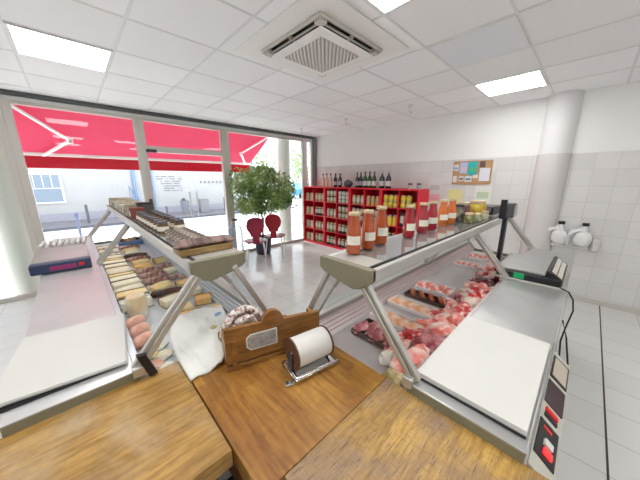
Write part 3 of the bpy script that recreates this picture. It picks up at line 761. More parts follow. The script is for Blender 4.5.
# ------------------------------------------------------------------ meats
M_red = two_tone('red_meat',(.56,.025,.025),(.90,.60,.52),26,.46,.60,.3,.5,coat=.3)
M_pink = two_tone('pink_pork',(.78,.20,.16),(.92,.74,.66),18,.42,.60,.35,.4,coat=.25)
M_fat = two_tone('fatty_meat',(.78,.62,.52),(.66,.20,.18),12,.5,.72,.35,.4,coat=.2)
M_dark = two_tone('dark_offal',(.10,.012,.018),(.34,.05,.07),16,.4,.6,.25,.4,coat=.4)
M_purple = two_tone('purple_meat',(.32,.05,.07),(.66,.33,.34),18,.4,.62,.3,.4,coat=.3)
M_orange = two_tone('chicken_meat',(.80,.36,.16),(.90,.66,.50),16,.4,.6,.35,.3,coat=.2)
M_saus = two_tone('brown_sausage',(.36,.07,.02),(.62,.22,.08),24,.4,.6,.35,.3,coat=.3)
MT['tray_white'] = mat('white_tray', (.80,.76,.76), .45)
MT['tray_brown'] = mat('brown_tray', (.10,.05,.035), .5)
def tray(x, y, wx, wy, label, m, items, rz=0., tm='tray_white', z=.7785):
    t = thing('meat_tray', (x,y,z), label, 'tray', 'shallow trays in the meat counter', rz=rz)
    a, b = wx/2, wy/2
    MB().box(-a,a,-b,b,0,.006).build('base',tm,t,bevel=.002)
    q = MB()
    q.prism([(-a,-b,.004),(-a-.012,-b-.012,.026),(-a-.006,-b-.012,.026),(-a+.004,-b,.004)],(0,0,0.0001)) if False else None
    for (x0,x1,y0,y1) in ((-a,a,-b,-b+.007),(-a,a,b-.007,b),(-a,-a+.007,-b,b),(a-.007,a,-b,b)): q.box(x0,x1,y0,y1,.004,.024)
    q.build('rim',tm,t,bevel=.003)
    return t
def meat_piece(x, y, r, m, label, rz=0., z=.79, seed=0, amp=.22, group=None, cat='meat', name='meat_cut'):
    o = MB().blob((0,0,0),r,amp=amp,fr=1.6,seed=seed,sub=3,flat=r[2]*.55).build(name,m,None,(x,y,z+r[2]*.55),rz=rz)
    return tag(o,label,cat,group)
T = .785
specs = [ # x,y,wx,wy,label,material,kind
 (1.02,.63,.15,.24,'brown tray of dark purple meat at the near end of the meat counter',M_purple,'chunks','tray_brown','dark purple meat piece'),
 (1.20,.64,.13,.27,'white tray of orange chicken cutlets, nearest white tray',M_orange,'fillets','tray_white','orange chicken cutlet'),
 (1.42,.64,.13,.30,'white tray of pale breaded cutlets, second white tray',M_orange,'fillets','tray_white','pale breaded cutlet'),
 (1.60,.64,.10,.27,'dark tray of brown sausages beside the white trays',M_saus,'sausages','tray_brown','brown sausage'),
 (1.80,.67,.16,.23,'white tray of pink mince beyond the sausages',M_pink,'chunks','tray_white','pink mince portion'),
 (2.55,.68,.15,.20,'white tray of pink slices far along the meat counter',M_pink,'fillets','tray_white','pink meat slice'),
 (2.90,.66,.18,.22,'white tray of pale meat at the far end of the counter',M_pink,'chunks','tray_white','pale pink meat piece'),
]
sd = 0
for i,(x,y,wx,wy,lab,m,kind,tm,il) in enumerate(specs):
    tray(x,y,wx,wy,lab,m,None,0,tm)
    where = ['on the nearest brown tray','on the nearest white tray','on the second white tray','on the dark sausage tray','on the white tray beyond the sausages','on the far white tray','on the last tray'][i]
    if kind == 'sausages':
        for k in range(4):
            sd += 1; yy = y-.095+k*.063
            q = MB().tube([(-.036,-.012,0),(-.025,.0,.004),(0,.006,.006),(.025,0,.004),(.036,-.012,0)],[.006,.015,.016,.015,.006],seg=10)
            tag(q.build('sausage',m,None,(x,yy,T+.016),rz=.5),'%s %s, %s from the customer side' % (il,where,ORD[3-k]),'sausage','sausages on the dark tray')
    else:
        n_ = 4 if kind == 'fillets' else 5
        for k in range(n_):
            sd += 1; yy = y-wy/2+wy*(k+.5)/n_
            r = (wx*.42,wy*.80/n_,.011) if kind=='fillets' else (wx*.40,wy*.70/n_,.018)
            xx = x if kind=='fillets' else x+(.02 if k%2 else -.02)
            meat_piece(xx,yy,r,m,'%s %s, %s from the customer side' % (il,where,ORD[n_-1-k]),rz=random.uniform(-.25,.25),z=T-.001,seed=sd,group='meat on the trays')
# heaps along the staff edge
names = {'r':(M_red,'red beef cut'),'p':(M_pink,'pink pork cut'),'f':(M_fat,'pale fatty meat cut'),'d':(M_dark,'dark liver-coloured piece'),'u':(M_purple,'film-wrapped purple meat')}
row = 'pupprfrpdfprdp'
for i, ch in enumerate(row):
    x = .93+i*.152; m, nm = names[ch]
    lab = '%s beside the staff edge, %s from the near end' % (nm, ORD[i])
    meat_piece(x,.395+random.uniform(-.01,.01),(.092,.062,.036+random.uniform(0,.012)),m,lab,rz=random.uniform(-.5,.5),z=.779,seed=50+i*2,amp=.45,group='meat heaped along the staff edge')
    m, nm = names['prprpufpdrpfpd'[i]]
    lab = '%s one row from the staff edge, %s from the near end' % (nm, ORD[i])
    meat_piece(x+.06,.485+random.uniform(-.012,.012),(.075,.050,.022),m,lab,rz=random.uniform(-.8,.8),z=.779,seed=51+i*2,amp=.5,group='meat heaped along the staff edge')
t = meat_piece(.90,.50,(.05,.035,.02),MT['cream_paper'],'crumpled white film scrap by the near strut foot',seed=99,z=.78,cat='film',name='film_scrap')
t = meat_piece(.80,.42,(.05,.04,.025),two_tone('olive_bag',(.30,.22,.06),(.6,.5,.3),20),'olive-brown bag tucked beside the near strut foot',seed=98,z=.78,cat='bag',name='food_bag')
t = thing('price_ticket',(.86,.46,.84),'small white ticket standing by the near strut foot','ticket',rz=.3)
MB().box(-.03,.03,-.001,.001,-.02,.02).build('card','paper',t); MB().box(-.003,.003,-.001,.001,-.06,-.02).build('pin','dark',t)

# ------------------------------------------------------------------ deli goods (left)
C_ched = two_tone('yellow_cheese',(.78,.56,.22),(.86,.72,.42),12,.4,.6,.5,.2)
C_pale = two_tone('pale_cheese',(.80,.72,.52),(.86,.82,.68),14,.4,.6,.55,.2)
C_blue = two_tone('blue_cheese',(.30,.32,.30),(.82,.78,.64),26,.4,.52,.5,.3)
C_rind = two_tone('brown_rind',(.34,.20,.09),(.55,.38,.18),16,.4,.6,.7,.3)
C_ham = two_tone('cooked_ham',(.72,.34,.26),(.84,.58,.44),12,.4,.6,.4,.3,coat=.2)
C_sal = two_tone('dried_salami',(.26,.09,.08),(.58,.42,.36),34,.4,.58,.6,.3)
C_black = two_tone('black_pudding',(.04,.025,.02),(.16,.08,.05),16,.4,.6,.4,.3)
C_org = two_tone('orange_cheese',(.82,.42,.12),(.86,.60,.25),10,.4,.6,.45,.2)
def wedge(x,y,m,rind,label,L_=.15,W_=.075,H_=.055,rz=0.,z=.779,name='cheese_block',cat='cheese'):
    t = thing(name,(x,y,z),label,cat,'cheeses and cold cuts in the deli counter',rz=rz)
    sd_ = int(abs(x*977+y*331))
    if sd_ % 3:
        MB().blob((0,0,H_/2),(L_/2*.98,W_/2*1.05,H_/2),amp=.16,fr=1.7,seed=sd_,sub=3,squash=.6).build('paste',m,t)
        MB().box(-L_/2-.006,L_/2+.006,-W_/2-.004,W_/2+.004,0,.003).build('paper_sheet','paper',t)
        return
    MB().box(-L_/2+.004,L_/2-.004,-W_/2,W_/2,.004,H_-.004).build('paste',m,t,bevel=.006)
    MB().box(-L_/2,L_/2,W_/2,W_/2+.005,0,H_).box(-L_/2,L_/2,-W_/2,W_/2,0,.004).build('rind',rind,t,bevel=.002)
def roll(x,y,m,label,L_=.17,r=.032,rz=0.,name='cured_sausage',cat='sausage',z=.779,endm=None):
    t = thing(name,(x,y,z),label,cat,'cheeses and cold cuts in the deli counter',rz=rz)
    MB().tube([(-L_/2,0,r),(-L_/2+.012,0,r),(-L_/4,.002,r),(0,.004,r),(L_/4,.002,r),(L_/2-.012,0,r),(L_/2,0,r)],[r*.4,r*.85,r,r*1.02,r,r*.88,r*.4],seg=14).build('casing',m,t)
    MB().tube([(L_/2-.002,0,r),(L_/2+.012,.003,r),(L_/2+.02,.01,r-.004)],.0025,seg=6).build('string','cream_paper',t)
# staff-side column: y from near to far
ypos = 1.80
kinds = ['w_blue','w_ched','r_pale','w_rind','w_pale','w_ched','r_pale','w_pale','w_rind','w_pale','w_ched','w_pale','w_blue','w_pale','r_sal','w_pale']
matd = {'ched':(C_ched,C_rind,'yellow cheese'),'pale':(C_pale,C_rind,'pale cream cheese'),'blue':(C_blue,C_black,'blue-veined cheese'),'rind':(C_pale,C_black,'dark-rinded cheese'),'sal':(C_sal,None,'dark salami'),'ham':(C_ham,C_fat if False else C_pale,'pink ham'),'org':(C_org,C_rind,'orange cheese'),'bp':(C_black,None,'black pudding')}
for i,k in enumerate(kinds):
    kd, mm = k.split('_'); m, r_, nm = matd[mm]; y = ypos+.04+i*.118
    pos = '%s from the near end of the staff-side row' % ORD[i]
    if kd == 'w': wedge(.175,y,m,r_,'%s block, %s' % (nm,pos),L_=.17,W_=.085,H_=random.uniform(.05,.085),rz=random.uniform(-.1,.1))
    else: roll(.175,y,m,'%s roll, %s' % (nm,pos),L_=.18,r=.036,rz=random.uniform(-.1,.1))
for i,(mm,kd) in enumerate([('ham','r'),('ham','r'),('ham','r')]):
    y = 1.37+.11*i; roll(.135,y,C_ham,'plump pink cooked ham roll near the black strut foot, %s from the near end' % ORD[i],L_=.10,r=.030,rz=.35,name='ham_roll',cat='ham')
# middle and customer-side rows
mid = [('org','w'),('ched','w'),('pale','w'),('bp','r'),('ched','w'),('sal','r'),('sal','r'),('sal','r'),('org','w'),('ched','w'),('sal','r'),('bp','r'),('pale','w'),('ched','w'),('sal','r')]
for i,(mm,kd) in enumerate(mid):
    m, r_, nm = matd[mm]; y = 1.45+i*.15; pos = '%s from the near end of the middle row' % ORD[i]
    if kd == 'w': wedge(.36,y,m,r_,'%s piece, %s' % (nm,pos),L_=.14,W_=.09,H_=.05,rz=random.uniform(-.4,.2))
    else: roll(.365,y,m,'%s, %s' % (nm,pos),L_=.20,r=.026,rz=random.uniform(-.35,-.1))
cust = [('ched','w'),('org','w'),('pale','w'),('ched','w'),('sal','r'),('pale','w'),('sal','r'),('ched','w')]
for i,(mm,kd) in enumerate(cust):
    m, r_, nm = matd[mm]; y = 1.44+i*.19; pos = '%s from the near end of the customer-side row' % ORD[i]
    if kd == 'w': wedge(.505,y,m,r_,'%s wedge, %s' % (nm,pos),L_=.10,W_=.08,H_=.045,rz=random.uniform(-.3,.3))
    else: roll(.505,y,m,'%s stick, %s' % (nm,pos),L_=.13,r=.018,rz=-.4)
# wrapped upright cheese cylinder
t = thing('wrapped_cheese',(.165,1.705,.779),'tall film-wrapped round cheese standing upright near the paper','cheese')
MB().lathe([(.044,0),(.050,.01),(.050,.125),(.044,.135)],seg=20).build('cheese',two_tone('wrapped_cheese_tone',(.74,.60,.36),(.86,.80,.70),9,.4,.6,.3,.3,coat=.4),t)
# small pieces between the ham and the papers
for i in range(6):
    x = .13+.05*(i%2); y = 1.06+.048*i
    meat_piece(x,y,(.036,.030,.020),[C_pale,MT['cream_paper'],C_ham,C_pale,C_ched,MT['cream_paper']][i],'%s of the small wrapped pieces beside the ham rolls from the near end' % ORD[i],seed=130+i,z=.779,amp=.2,group='small wrapped pieces beside the ham rolls',cat='food',name='wrapped_piece')
t = thing('olive_dish',(.42,3.88,.779),'blue-edged dish of dark and orange bites at the far end','dish')
MB().box(-.12,.12,-.12,.12,0,.05).build('dish',mat('blue_dish',(.10,.18,.32),.4),t,bevel=.01)
q = MB()
for k in range(14): q.blob((random.uniform(-.09,.09),random.uniform(-.09,.09),.058),(.025,.025,.018),mi=k%2,seed=k,sub=1)
tag(q.build('bites',[C_org,C_black],t))

# ------------------------------------------------------------------ goods on the left upper shelf
SZ = 1.2522
MT['dry_dark'] = two_tone('dry_dark_sausage',(.09,.05,.045),(.26,.17,.15),30,.4,.6,.6,.3)
MT['crate_wood'] = wood_mat('crate_wood', (.34,.23,.08), (.29,.19,.07), (.25,.16,.07), 0, .03, .6, .2)
t = thing('wooden_crate',(.385,1.155,SZ),'low wooden crate on the near end of the left glass shelf','crate',rz=0)
for a in ((-.11,.11,-.055,-.047),(-.11,.11,.047,.055),(-.11,-.102,-.047,.047),(.102,.11,-.047,.047)): MB().box(*a,0,.028).build('side','crate_wood',t,bevel=.002)
MB().box(-.102,.102,-.047,.047,0,.006).build('bottom','crate_wood',t)
for i in range(4):
    r = .0105; L_ = .25-.02*(i%2)
    q = MB().tube([(-L_/2,0,0),(-L_/2+.01,0,0),(0,.006,.002),(L_/2-.01,0,0),(L_/2,0,0)],[r*.4,r,r*1.05,r,r*.4],seg=12)
    tag(q.build('dried_sausage',MT['dry_dark'],None,(.385+.006*i,1.118+.025*i,SZ+.039),rz=.0),'long dark dried sausage laid across the wooden crate, %s from the near side' % ORD[i],'sausage','dried sausages on the wooden crate')
# vacuum packs leaning
pk = two_tone('printed_pack',(.10,.07,.06),(.42,.37,.30),30,.4,.6,.4,.2)
for i in range(7):
    t = thing('snack_pack',(.40,1.27+.055*i,SZ),'small brown printed pack leaning on the left shelf, %s from the crate' % ORD[i],'pack','brown printed packs leaning on the left shelf')
    q = MB(); q.prism([(-.065,-.022,0.0),(.065,-.022,0),(.060,.012,.034),(-.060,.012,.034)],(0,.012,.002)); q.build('pouch',pk,t,bevel=.003)
    MB().box(-.04,.04,-.0205,-.0175,.006,.022,rot=Matrix.Rotation(-.6,4,'X')).build('pack_label','label',t)
jar_in = two_tone('dark_preserve',(.10,.045,.02),(.30,.16,.07),20)
def sjar(loc,label,group,lid='dark',mcol=None):
    t = thing('preserve_jar',loc,label,'jar',group); t.scale = (.92,.92,.8)
    MB().lathe([(.030,0),(.034,.006),(.034,.058),(.028,.066),(.028,.070)],seg=14).build('jar',mcol or jar_in,t)
    MB().lathe([(.030,0),(.030,.014),(.028,.016)],(0,0,.070),seg=14).build('lid',lid,t)
    MB().lathe([(.0347,.018),(.0347,.050)],seg=14).build('paper_label','label',t)
    return t
j0 = None; c_ = 0
for i in range(8):
    for k in range(2):
        loc = (.355+.09*k,1.72+i*.095,SZ); c_ += 1
        lab = '%s preserve jar with dark lid in the %s jar row of the left shelf' % (['staff-side','customer-side'][k],ORD[i])
        if j0 is None: j0 = sjar(loc,lab,'dark-lidded jars on the left shelf')
        else: dup(j0,loc,lab)
t = thing('spice_box',(.36,2.56,SZ),'small red-brown box standing beyond the dark-lidded jars','box')
MB().box(-.05,.05,-.035,.035,0,.085).build('carton',mat('redbrown_card',(.20,.04,.03),.5),t,bevel=.002); MB().box(-.0515,-.05,-.02,.02,.02,.06).build('print','label',t)
t = thing('tin_box',(.43,2.68,SZ),'black tin standing behind the red-brown box','tin')
MB().box(-.05,.05,-.04,.04,0,.10).build('body','dark',t,bevel=.004); MB().box(-.052,.052,-.042,.042,.10,.115).build('lid','black',t,bevel=.003)
for i in range(14):
    for k in range(2):
        t = thing('biscuit_box',(.345+.10*k,2.80+i*.095,SZ),'%s cream carton, %s pair toward the far end of the left shelf' % (['staff-side','customer-side'][k],ORD[i]),'box','cream cartons on the far left shelf')
        MB().box(-.042,.042,-.032,.032,0,.085+.012*(i%3==0)).build('carton',mat('carton_%d_%d'%(i,k),random.choice([(.42,.38,.27),(.34,.33,.28),(.5,.46,.34)]),.6,var=.25,vscale=30),t,bevel=.002)
        MB().box(-.0435,-.042,-.022,.022,.022,.060).build('print',mat('carton_print_%d_%d'%(i,k),random.choice([(.12,.10,.06),(.6,.58,.5),(.25,.08,.05)]),.6),t)

# ------------------------------------------------------------------ bottles on the right upper shelf
S_or = two_tone('orange_sauce',(.50,.075,.010),(.60,.12,.02),8,.3,.7,.12,.05,coat=.6)
S_rd = two_tone('dark_red_sauce',(.42,.004,.016),(.50,.010,.025),8,.3,.7,.12,.05,coat=.6)
S_lo = two_tone('light_orange_sauce',(.72,.16,.015),(.80,.22,.03),8,.3,.7,.12,.05,coat=.6)
bprof = [(.020,.001),(.0245,.006),(.0250,.045),(.0240,.088),(.0215,.108),(.0165,.130),(.0165,.140),(.0165,.150)]
def sauce(loc,m,label,sc=1.15,rz=0.,group='sauce bottles on the right shelf'):
    t = thing('sauce_bottle',loc,label,'bottle',group,rz=rz); t.scale = (1.04,1.04,.95)
    MB().lathe([(r*sc,z*sc) for r,z in bprof],seg=20).build('sauce',m,t)
    MB().lathe([((r+.0014)*sc,z*sc) for r,z in bprof[:]]+[(.0175*sc,.1505*sc)],seg=20).build('glass','bottle_glass',t)
    MB().lathe([(.0190*sc,.1495*sc),(.0200*sc,.151*sc),(.0200*sc,.161*sc),(.0185*sc,.163*sc)],seg=20).build('cap','tin_gold',t)
    q = MB(); R_ = .0280*sc; n = 8
    for k in range(n):
        a0 = -PI*.80+k*(PI*.60)/n; a1 = a0+(PI*.60)/n
        q.prism([(R_*math.cos(a0),R_*math.sin(a0),.040*sc),(R_*math.cos(a1),R_*math.sin(a1),.040*sc),(R_*math.cos(a1),R_*math.sin(a1),.074*sc),(R_*math.cos(a0),R_*math.sin(a0),.074*sc)],(-.0008*math.cos(a0),-.0008*math.sin(a0),0))
    q.build('label','label',t)
    return t
sauce((.830,.660,SZ),S_or,'orange-red sauce bottle nearest the shelf end cap on the right shelf',rz=-.9)
sauce((.940,.667,SZ),S_or,'orange-red sauce bottle second from the shelf end cap',rz=-.4)
sauce((1.060,.678,SZ),S_or,'orange-red sauce bottle third from the shelf end cap',1.2,rz=-.4)
sauce((1.290,.650,SZ),S_rd,'dark red sauce bottle nearest after the gap in the row',rz=-.5)
sauce((1.465,.655,SZ),S_rd,'dark red sauce bottle second of the three dark red ones',rz=-.8)
sauce((1.604,.658,SZ),S_rd,'dark red sauce bottle third of the three dark red ones',1.15,rz=-.8)
sauce((1.795,.667,SZ),S_lo,'light orange sauce bottle just beyond the dark red ones',1.15,rz=-.8)
sauce((1.93,.660,SZ),S_lo,'light orange sauce bottle next to the glass jars',1.15,rz=-.8)
def pjar(loc,label,m,r=.045,h=.10,lid='tin_gold'):
    t = thing('pickle_jar',loc,label,'jar','glass jars at the far end of the right shelf')
    MB().lathe([(r*.85,.002),(r*.93,.008),(r*.93,h*.78),(r*.75,h*.9)],seg=18).build('contents',m,t)
    MB().lathe([(r*.9,.0),(r,.006),(r,h*.82),(r*.8,h*.95),(r*.8,h)],seg=18).build('glass','jar_glass',t)
    MB().lathe([(r*.85,h),(r*.85,h+.014),(r*.8,h+.016)],seg=18).build('lid',lid,t)
pjar((2.06,.58,SZ),'short jar of green olives beside the last orange bottle',two_tone('green_olives',(.20,.20,.06),(.45,.44,.2),30),.034,.06)
pjar((2.10,.670,SZ),'jar with dark mushrooms and black lid on the right shelf',two_tone('dark_mushroom',(.04,.03,.025),(.4,.35,.25),25),.042,.11,'black')
pjar((2.20,.565,SZ),'low jar of pale dip at the shelf front',two_tone('pale_dip',(.5,.5,.3),(.7,.68,.5),25),.04,.045)
pjar((2.22,.675,SZ),'jar of dark red cherries left of the yellow jar',two_tone('dark_cherry',(.08,.01,.015),(.25,.05,.06),25),.052,.12)
pjar((2.42,.63,SZ),'big jar of bright yellow pickles beside the scale display',two_tone('yellow_pickle',(.70,.42,.01),(.85,.62,.04),15),.068,.125)
pjar((2.34,.55,SZ),'small pale jar in front of the yellow jar',C_pale,.03,.05)
t = thing('dish_tray',(2.32,.625,SZ+.0),'white-rimmed serving dish','dish') if False else None
t = thing('card_reader',(2.78,.62,SZ),'black card terminal box at the far end of the right shelf','card reader')
MB().box(-.14,.14,-.06,.06,.0,.075).build('body','black',t,bevel=.01); MB().box(-.145,-.14,-.04,.04,.03,.06).build('screen',mat('mauve_screen',(.25,.2,.3),.3),t)
MB().box(-.16,.16,-.085,.075,-.0,.004).build('base','alu_light',t)

# ================================================================== RED SHELVES
X0, X1 = 4.22, 4.615
UW, UH = .76, 1.40
edges = [5.03-UW*k for k in range(5)]
ulabels = ['red shelving unit nearest the window','second red shelving unit from the window','third red shelving unit from the window','red shelving unit nearest the notice board']
for u in range(4):
    y1 = edges[u]; y0 = edges[u+1]; cy = (y0+y1)/2
    t = thing('shelving_unit',(X0,cy,0),ulabels[u],'shelving unit','red shelving units along the tiled wall')
    h = UW/2-.002; D = X1-X0
    MB().box(0,D,-h,-h+.028,0,UH).build('side_panel','red_board',t,bevel=.002)
    MB().box(0,D,h-.028,h,0,UH).build('side_panel','red_board',t,bevel=.002)
    MB().box(0,D,-h+.028,h-.028,UH-.028,UH).build('top_panel','red_board',t,bevel=.002)
    MB().box(0,D,-h+.028,h-.028,.0,.045).build('bottom_panel','red_board',t,bevel=.002)
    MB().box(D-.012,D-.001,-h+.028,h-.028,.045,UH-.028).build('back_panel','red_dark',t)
    MB().box(.004,D-.012,-.008,.008,.045,UH-.028).build('divider','red_board',t)
    for k in range(1,4):
        z = .02+k*.343
        MB().box(.004,D-.012,-h+.028,-.008,z-.008,z+.008).build('shelf','red_board',t)
        MB().box(.004,D-.012,.008,h-.028,z-.008,z+.008).build('shelf','red_board',t)
# goods per cell
G = {}
def gm(name,c,var=.15): 
    if name not in G: G[name] = mat(name,c,.4,var=var,vscale=25)
    return G[name]
def small_jar(kind, r, h, cb, cl, clid):
    """one multi-material mesh: body, label band and lid"""
    q = MB(); prof = [(r*.92,0),(r,h*.05),(r,h*.28),(r*1.01,h*.28),(r*1.01,h*.58),(r,h*.58),(r,h*.78),(r*.8,h*.86),(r*.84,h*.86),(r*.84,h*.98),(r*.78,h)]
    q.lathe(prof,seg=12,mis=[0,0,0,1,1,1,0,0,2,2,2])
    bmesh.ops.recalc_face_normals(q.bm,faces=q.bm.faces[:])
    me = bpy.data.meshes.new(kind); q.bm.to_mesh(me); q.bm.free(); me.set_sharp_from_angle(angle=math.radians(50))
    for m in (cb,cl,clid): me.materials.append(m)
    return me
cream = gm('cream_goods',(.48,.36,.20)); dk = gm('dark_goods',(.06,.03,.03)); wh = gm('white_goods',(.60,.56,.46),.05); yel = gm('yellow_goods',(.80,.60,.05)); yg = gm('yellow_green_goods',(.55,.50,.08))
orr = gm('orange_goods',(.75,.33,.05)); gr = gm('grey_tin_goods',(.40,.40,.42)); rdg = gm('red_goods',(.45,.05,.04)); grn = gm('green_goods',(.20,.26,.08)); gold = MT['tin_gold']; blk = MT['black']
kinds = {
 'cream jar': (.043,.19,cream,wh,gold,'jar'), 'dark jar': (.043,.20,dk,wh,gold,'jar'), 'green-brown jar': (.043,.21,grn,wh,gold,'jar'),
 'grey tin': (.047,.085,gr,wh,gr,'tin'), 'orange jar': (.043,.19,orr,cream,gold,'jar'), 'yellow jar': (.048,.115,yg,yel,gold,'jar'),
 'yellow can': (.043,.20,yel,yel,gr,'can'), 'red jar': (.043,.19,rdg,wh,gold,'jar'), 'tall dark bottle': (.040,.26,dk,wh,dk,'bottle'), 'dark-lidded cream jar': (.043,.14,cream,wh,blk,'jar')}
meshes = {k:small_jar(k.replace(' ','_').replace('-','_'),v[0],v[1],v[2],v[3],v[4]) for k,v in kinds.items()}
cells = [ # rows top to bottom for the 8 columns from the window: (kind, number across, stacked)
 ['paper bag','paper bag','paper bag','paper bag'],
 ['cream jar','dark jar','cream jar','green-brown jar'],
 ['dark-lidded cream jar','cream jar','green-brown jar','dark jar'],
 ['grey tin','dark-lidded cream jar','dark jar','dark jar'],
 ['cream jar','dark-lidded cream jar','dark jar','red jar'],
 ['orange jar','dark-lidded cream jar','orange jar','dark jar'],
 ['yellow jar','yellow can','dark jar','cream jar'],
 ['yellow jar','tall dark bottle','orange jar','dark jar']]
rown = ['top','second','third','bottom']
bagm = gm('kraft_paper_bag',(.60,.50,.40))
for c in range(8):
    u = c//2; left = c%2 == 0; cy = (edges[u]+edges[u+1])/2
    ya, yb = (cy+.352, cy+.008) if left else (cy-.008, cy-.352)
    cname = 'the %s column from the window' % ORD[c]
    for r in range(4):
        k = cells[c][r]; zb = .045 if r == 3 else .02+(3-r)*.343+.008
        zb += .001
        if k == 'paper bag':
            for i in range(2):
                y = ya-.09-.16*i
                q = MB(); q.prism([(-.05,-.06,0),(.05,-.06,0),(.035,-.055,.17),(-.03,-.055,.19)],(0,.12,0))
                o = q.build('paper_bag',bagm if i else cream,None,(4.31,y,zb),bevel=.01)
                tag(o,'%s paper bag, %s row, %s' % (['first','second'][i],rown[r],cname),'bag','goods on the red shelves')
            continue
        rad,h,_,_,_,cat = kinds[k]
        lay = 3 if k == 'grey tin' else (2 if h < .145 else 1)
        for i in range(3):
            y = ya-.062-i*.108
            nl = lay
            if k == 'yellow jar' and c == 7: nl = [3,2,2][i] if False else [2,2,1][i]
            for s in range(nl):
                o = bpy.data.objects.new(k.replace(' ','_').replace('-','_'),meshes[k]); COL.objects.link(o)
                o.location = (4.285,y,zb+s*(h+.0005))
                lv = ['lower','upper','topmost'][s] if nl > 1 else ''
                tag(o,('%s %s %s, %s row, %s' % (ORD[i],lv,k,rown[r],cname)).replace('  ',' '),cat,'goods on the red shelves')
# things on top of the shelves
def wine(x,y,z,h,r,glassm,labm,capm,label,neck=.35,group='bottles on top of the red shelves'):
    t = thing('bottle',(x,y,z),label,'bottle',group)
    MB().lathe([(r*.95,0),(r,.01),(r,h*.55),(r*.8,h*.66),(r*neck,h*.76),(r*neck,h*.86)],seg=16).build('glass',glassm,t)
    MB().lathe([(r*neck*1.12,h*.86),(r*neck*1.12,h*.995),(r*neck,h)],seg=12).build('cap',capm,t)
    MB().lathe([(r*1.015,h*.14),(r*1.015,h*.42)],seg=16).build('label',labm,t)
g_green = mat('green_glass',(.02,.07,.02),.1,coat=.5); g_dark = mat('dark_glass',(.015,.015,.02),.1,coat=.5); g_clear = mat('peach_drink',(.72,.50,.38),.15,coat=.4); whl = MT['paper']
ZT = UH+.0005
for i,y in enumerate((4.42,4.30,4.17)): wine(4.33,y,ZT,.30,.042,g_clear,gm('peach_label',(.70,.45,.36)),'black','%s of the three peach bottles with black caps from the window' % ORD[i].capitalize().lower())
for i,y in enumerate((4.02,3.88)): wine(4.33,y,ZT,.30,.042,g_dark,gm('grey_label',(.42,.42,.48)),'black','%s dark bottle of the pair beside the black bowl' % ['left','right'][i])
t = thing('black_bowl',(4.33,3.64,ZT),'round black pot standing between the dark bottles on the red shelves','pot')
MB().lathe([(.05,0),(.085,.03),(.10,.075),(.085,.12),(.05,.145),(.01,.15)],seg=20).build('body','dark',t); MB().blob((0,0,.158),(.018,.018,.012),sub=1,amp=0).build('knob','black',t)
for i,y in enumerate((3.40,3.31)): wine(4.33,y,ZT,.31,.042,g_dark,gm('grey_label',(.42,.42,.48)),'black','%s slim dark bottle of the pair right of the black pot' % ['left','right'][i])
for i,y in enumerate((3.20,3.09,2.98)): wine(4.33,y,ZT,.32,.044,g_green,whl,'dark' if i else 'black','%s green wine bottle of the three in the middle' % ['left','centre','right'][i])
for i,y in enumerate((2.80,2.66)): wine(4.33,y,ZT,.32,.052,g_dark,whl,gm('silver_foil',(.5,.5,.5)),'%s big sparkling wine bottle on the red shelves' % ['left','right'][i],.33)
for i,y in enumerate((2.22,2.06)):
    t = thing('glass_mug',(4.33,y,ZT),'%s small preserve jar with dark lid above the yellow jars' % ['left','right'][i],'jar','small jars on top of the red shelves')
    MB().lathe([(.036,0),(.04,.01),(.04,.06),(.034,.07)],seg=14).build('jar',[wh,gr,wh][i],t); MB().lathe([(.038,.07),(.038,.095),(.034,.10)],seg=14).build('lid','dark',t)

# ------------------------------------------------------------------ wall things
t = thing('notice_board',(4.628,1.355,1.67),'cork notice board on the tiled wall above the jars','notice board')
MB().box(-.012,-.001,-.265,.265,-.165,.165).build('cork',mat('cork',(.56,.33,.17),.9,var=.15,vscale=60),t)
q = MB()
for a in ((-.275,.275,.165,.18),(-.275,.275,-.18,-.165),(-.275,-.265,-.165,.165),(.265,.275,-.165,.165)): q.box(-.018,0,*a)
q.build('frame',mat('wood_frame',(.50,.30,.16),.6),t)
def note(y0,y1,z0,z1,col,label,x=4.6145,acc=None,name='notice'):
    t = thing(name,(x,(y0+y1)/2,(z0+z1)/2),label,'notice','papers on and around the notice board')
    a,b = abs(y1-y0)/2,(z1-z0)/2
    MB().box(-.0012,0,-a,a,-b,b).build('sheet',mat('note_%d'%int(y0*1000+z0*100),col,.7),t)
    if acc: MB().box(-.0020,-.0013,-a*.75,a*.75,-b*.5,b*.15).build('print',mat('noteprint_%d'%int(y0*1000+z0*100),acc,.7),t)
note(1.55,1.64,1.70,1.80,(.75,.76,.78),'small white and blue card at the top left of the cork board',acc=(.25,.45,.65))
note(1.42,1.53,1.66,1.83,(.50,.58,.78),'lilac and pink leaflet on the cork board',acc=(.75,.55,.65))
note(1.28,1.41,1.63,1.84,(.03,.50,.52),'teal and green poster in the middle of the cork board',acc=(.10,.50,.25))
note(1.175,1.25,1.745,1.835,(.12,.09,.09),'dark small photo card at the top right of the cork board')
note(1.10,1.24,1.54,1.735,(.78,.80,.86),'large pale lilac sheet on the right of the cork board')
note(1.56,1.64,1.52,1.62,(.78,.74,.70),'small white card at the bottom left of the cork board')
note(1.455,1.53,1.54,1.62,(.70,.66,.62),'small cream card below the lilac leaflet',acc=(.15,.1,.1))
note(1.34,1.44,1.53,1.62,(.72,.74,.76),'white card with a blue print at the bottom centre',acc=(.10,.28,.42))
note(1.255,1.33,1.585,1.645,(.82,.76,.62),'cream slip below the teal poster')
note(1.05,1.27,1.20,1.50,(.80,.82,.76),'white sheet with green lines hanging below the cork board',x=4.6298,acc=(.55,.66,.45))
note(1.45,1.68,1.19,1.40,(.80,.74,.34),'pale yellow sheet on the tiles left of the white sheet',x=4.6298)
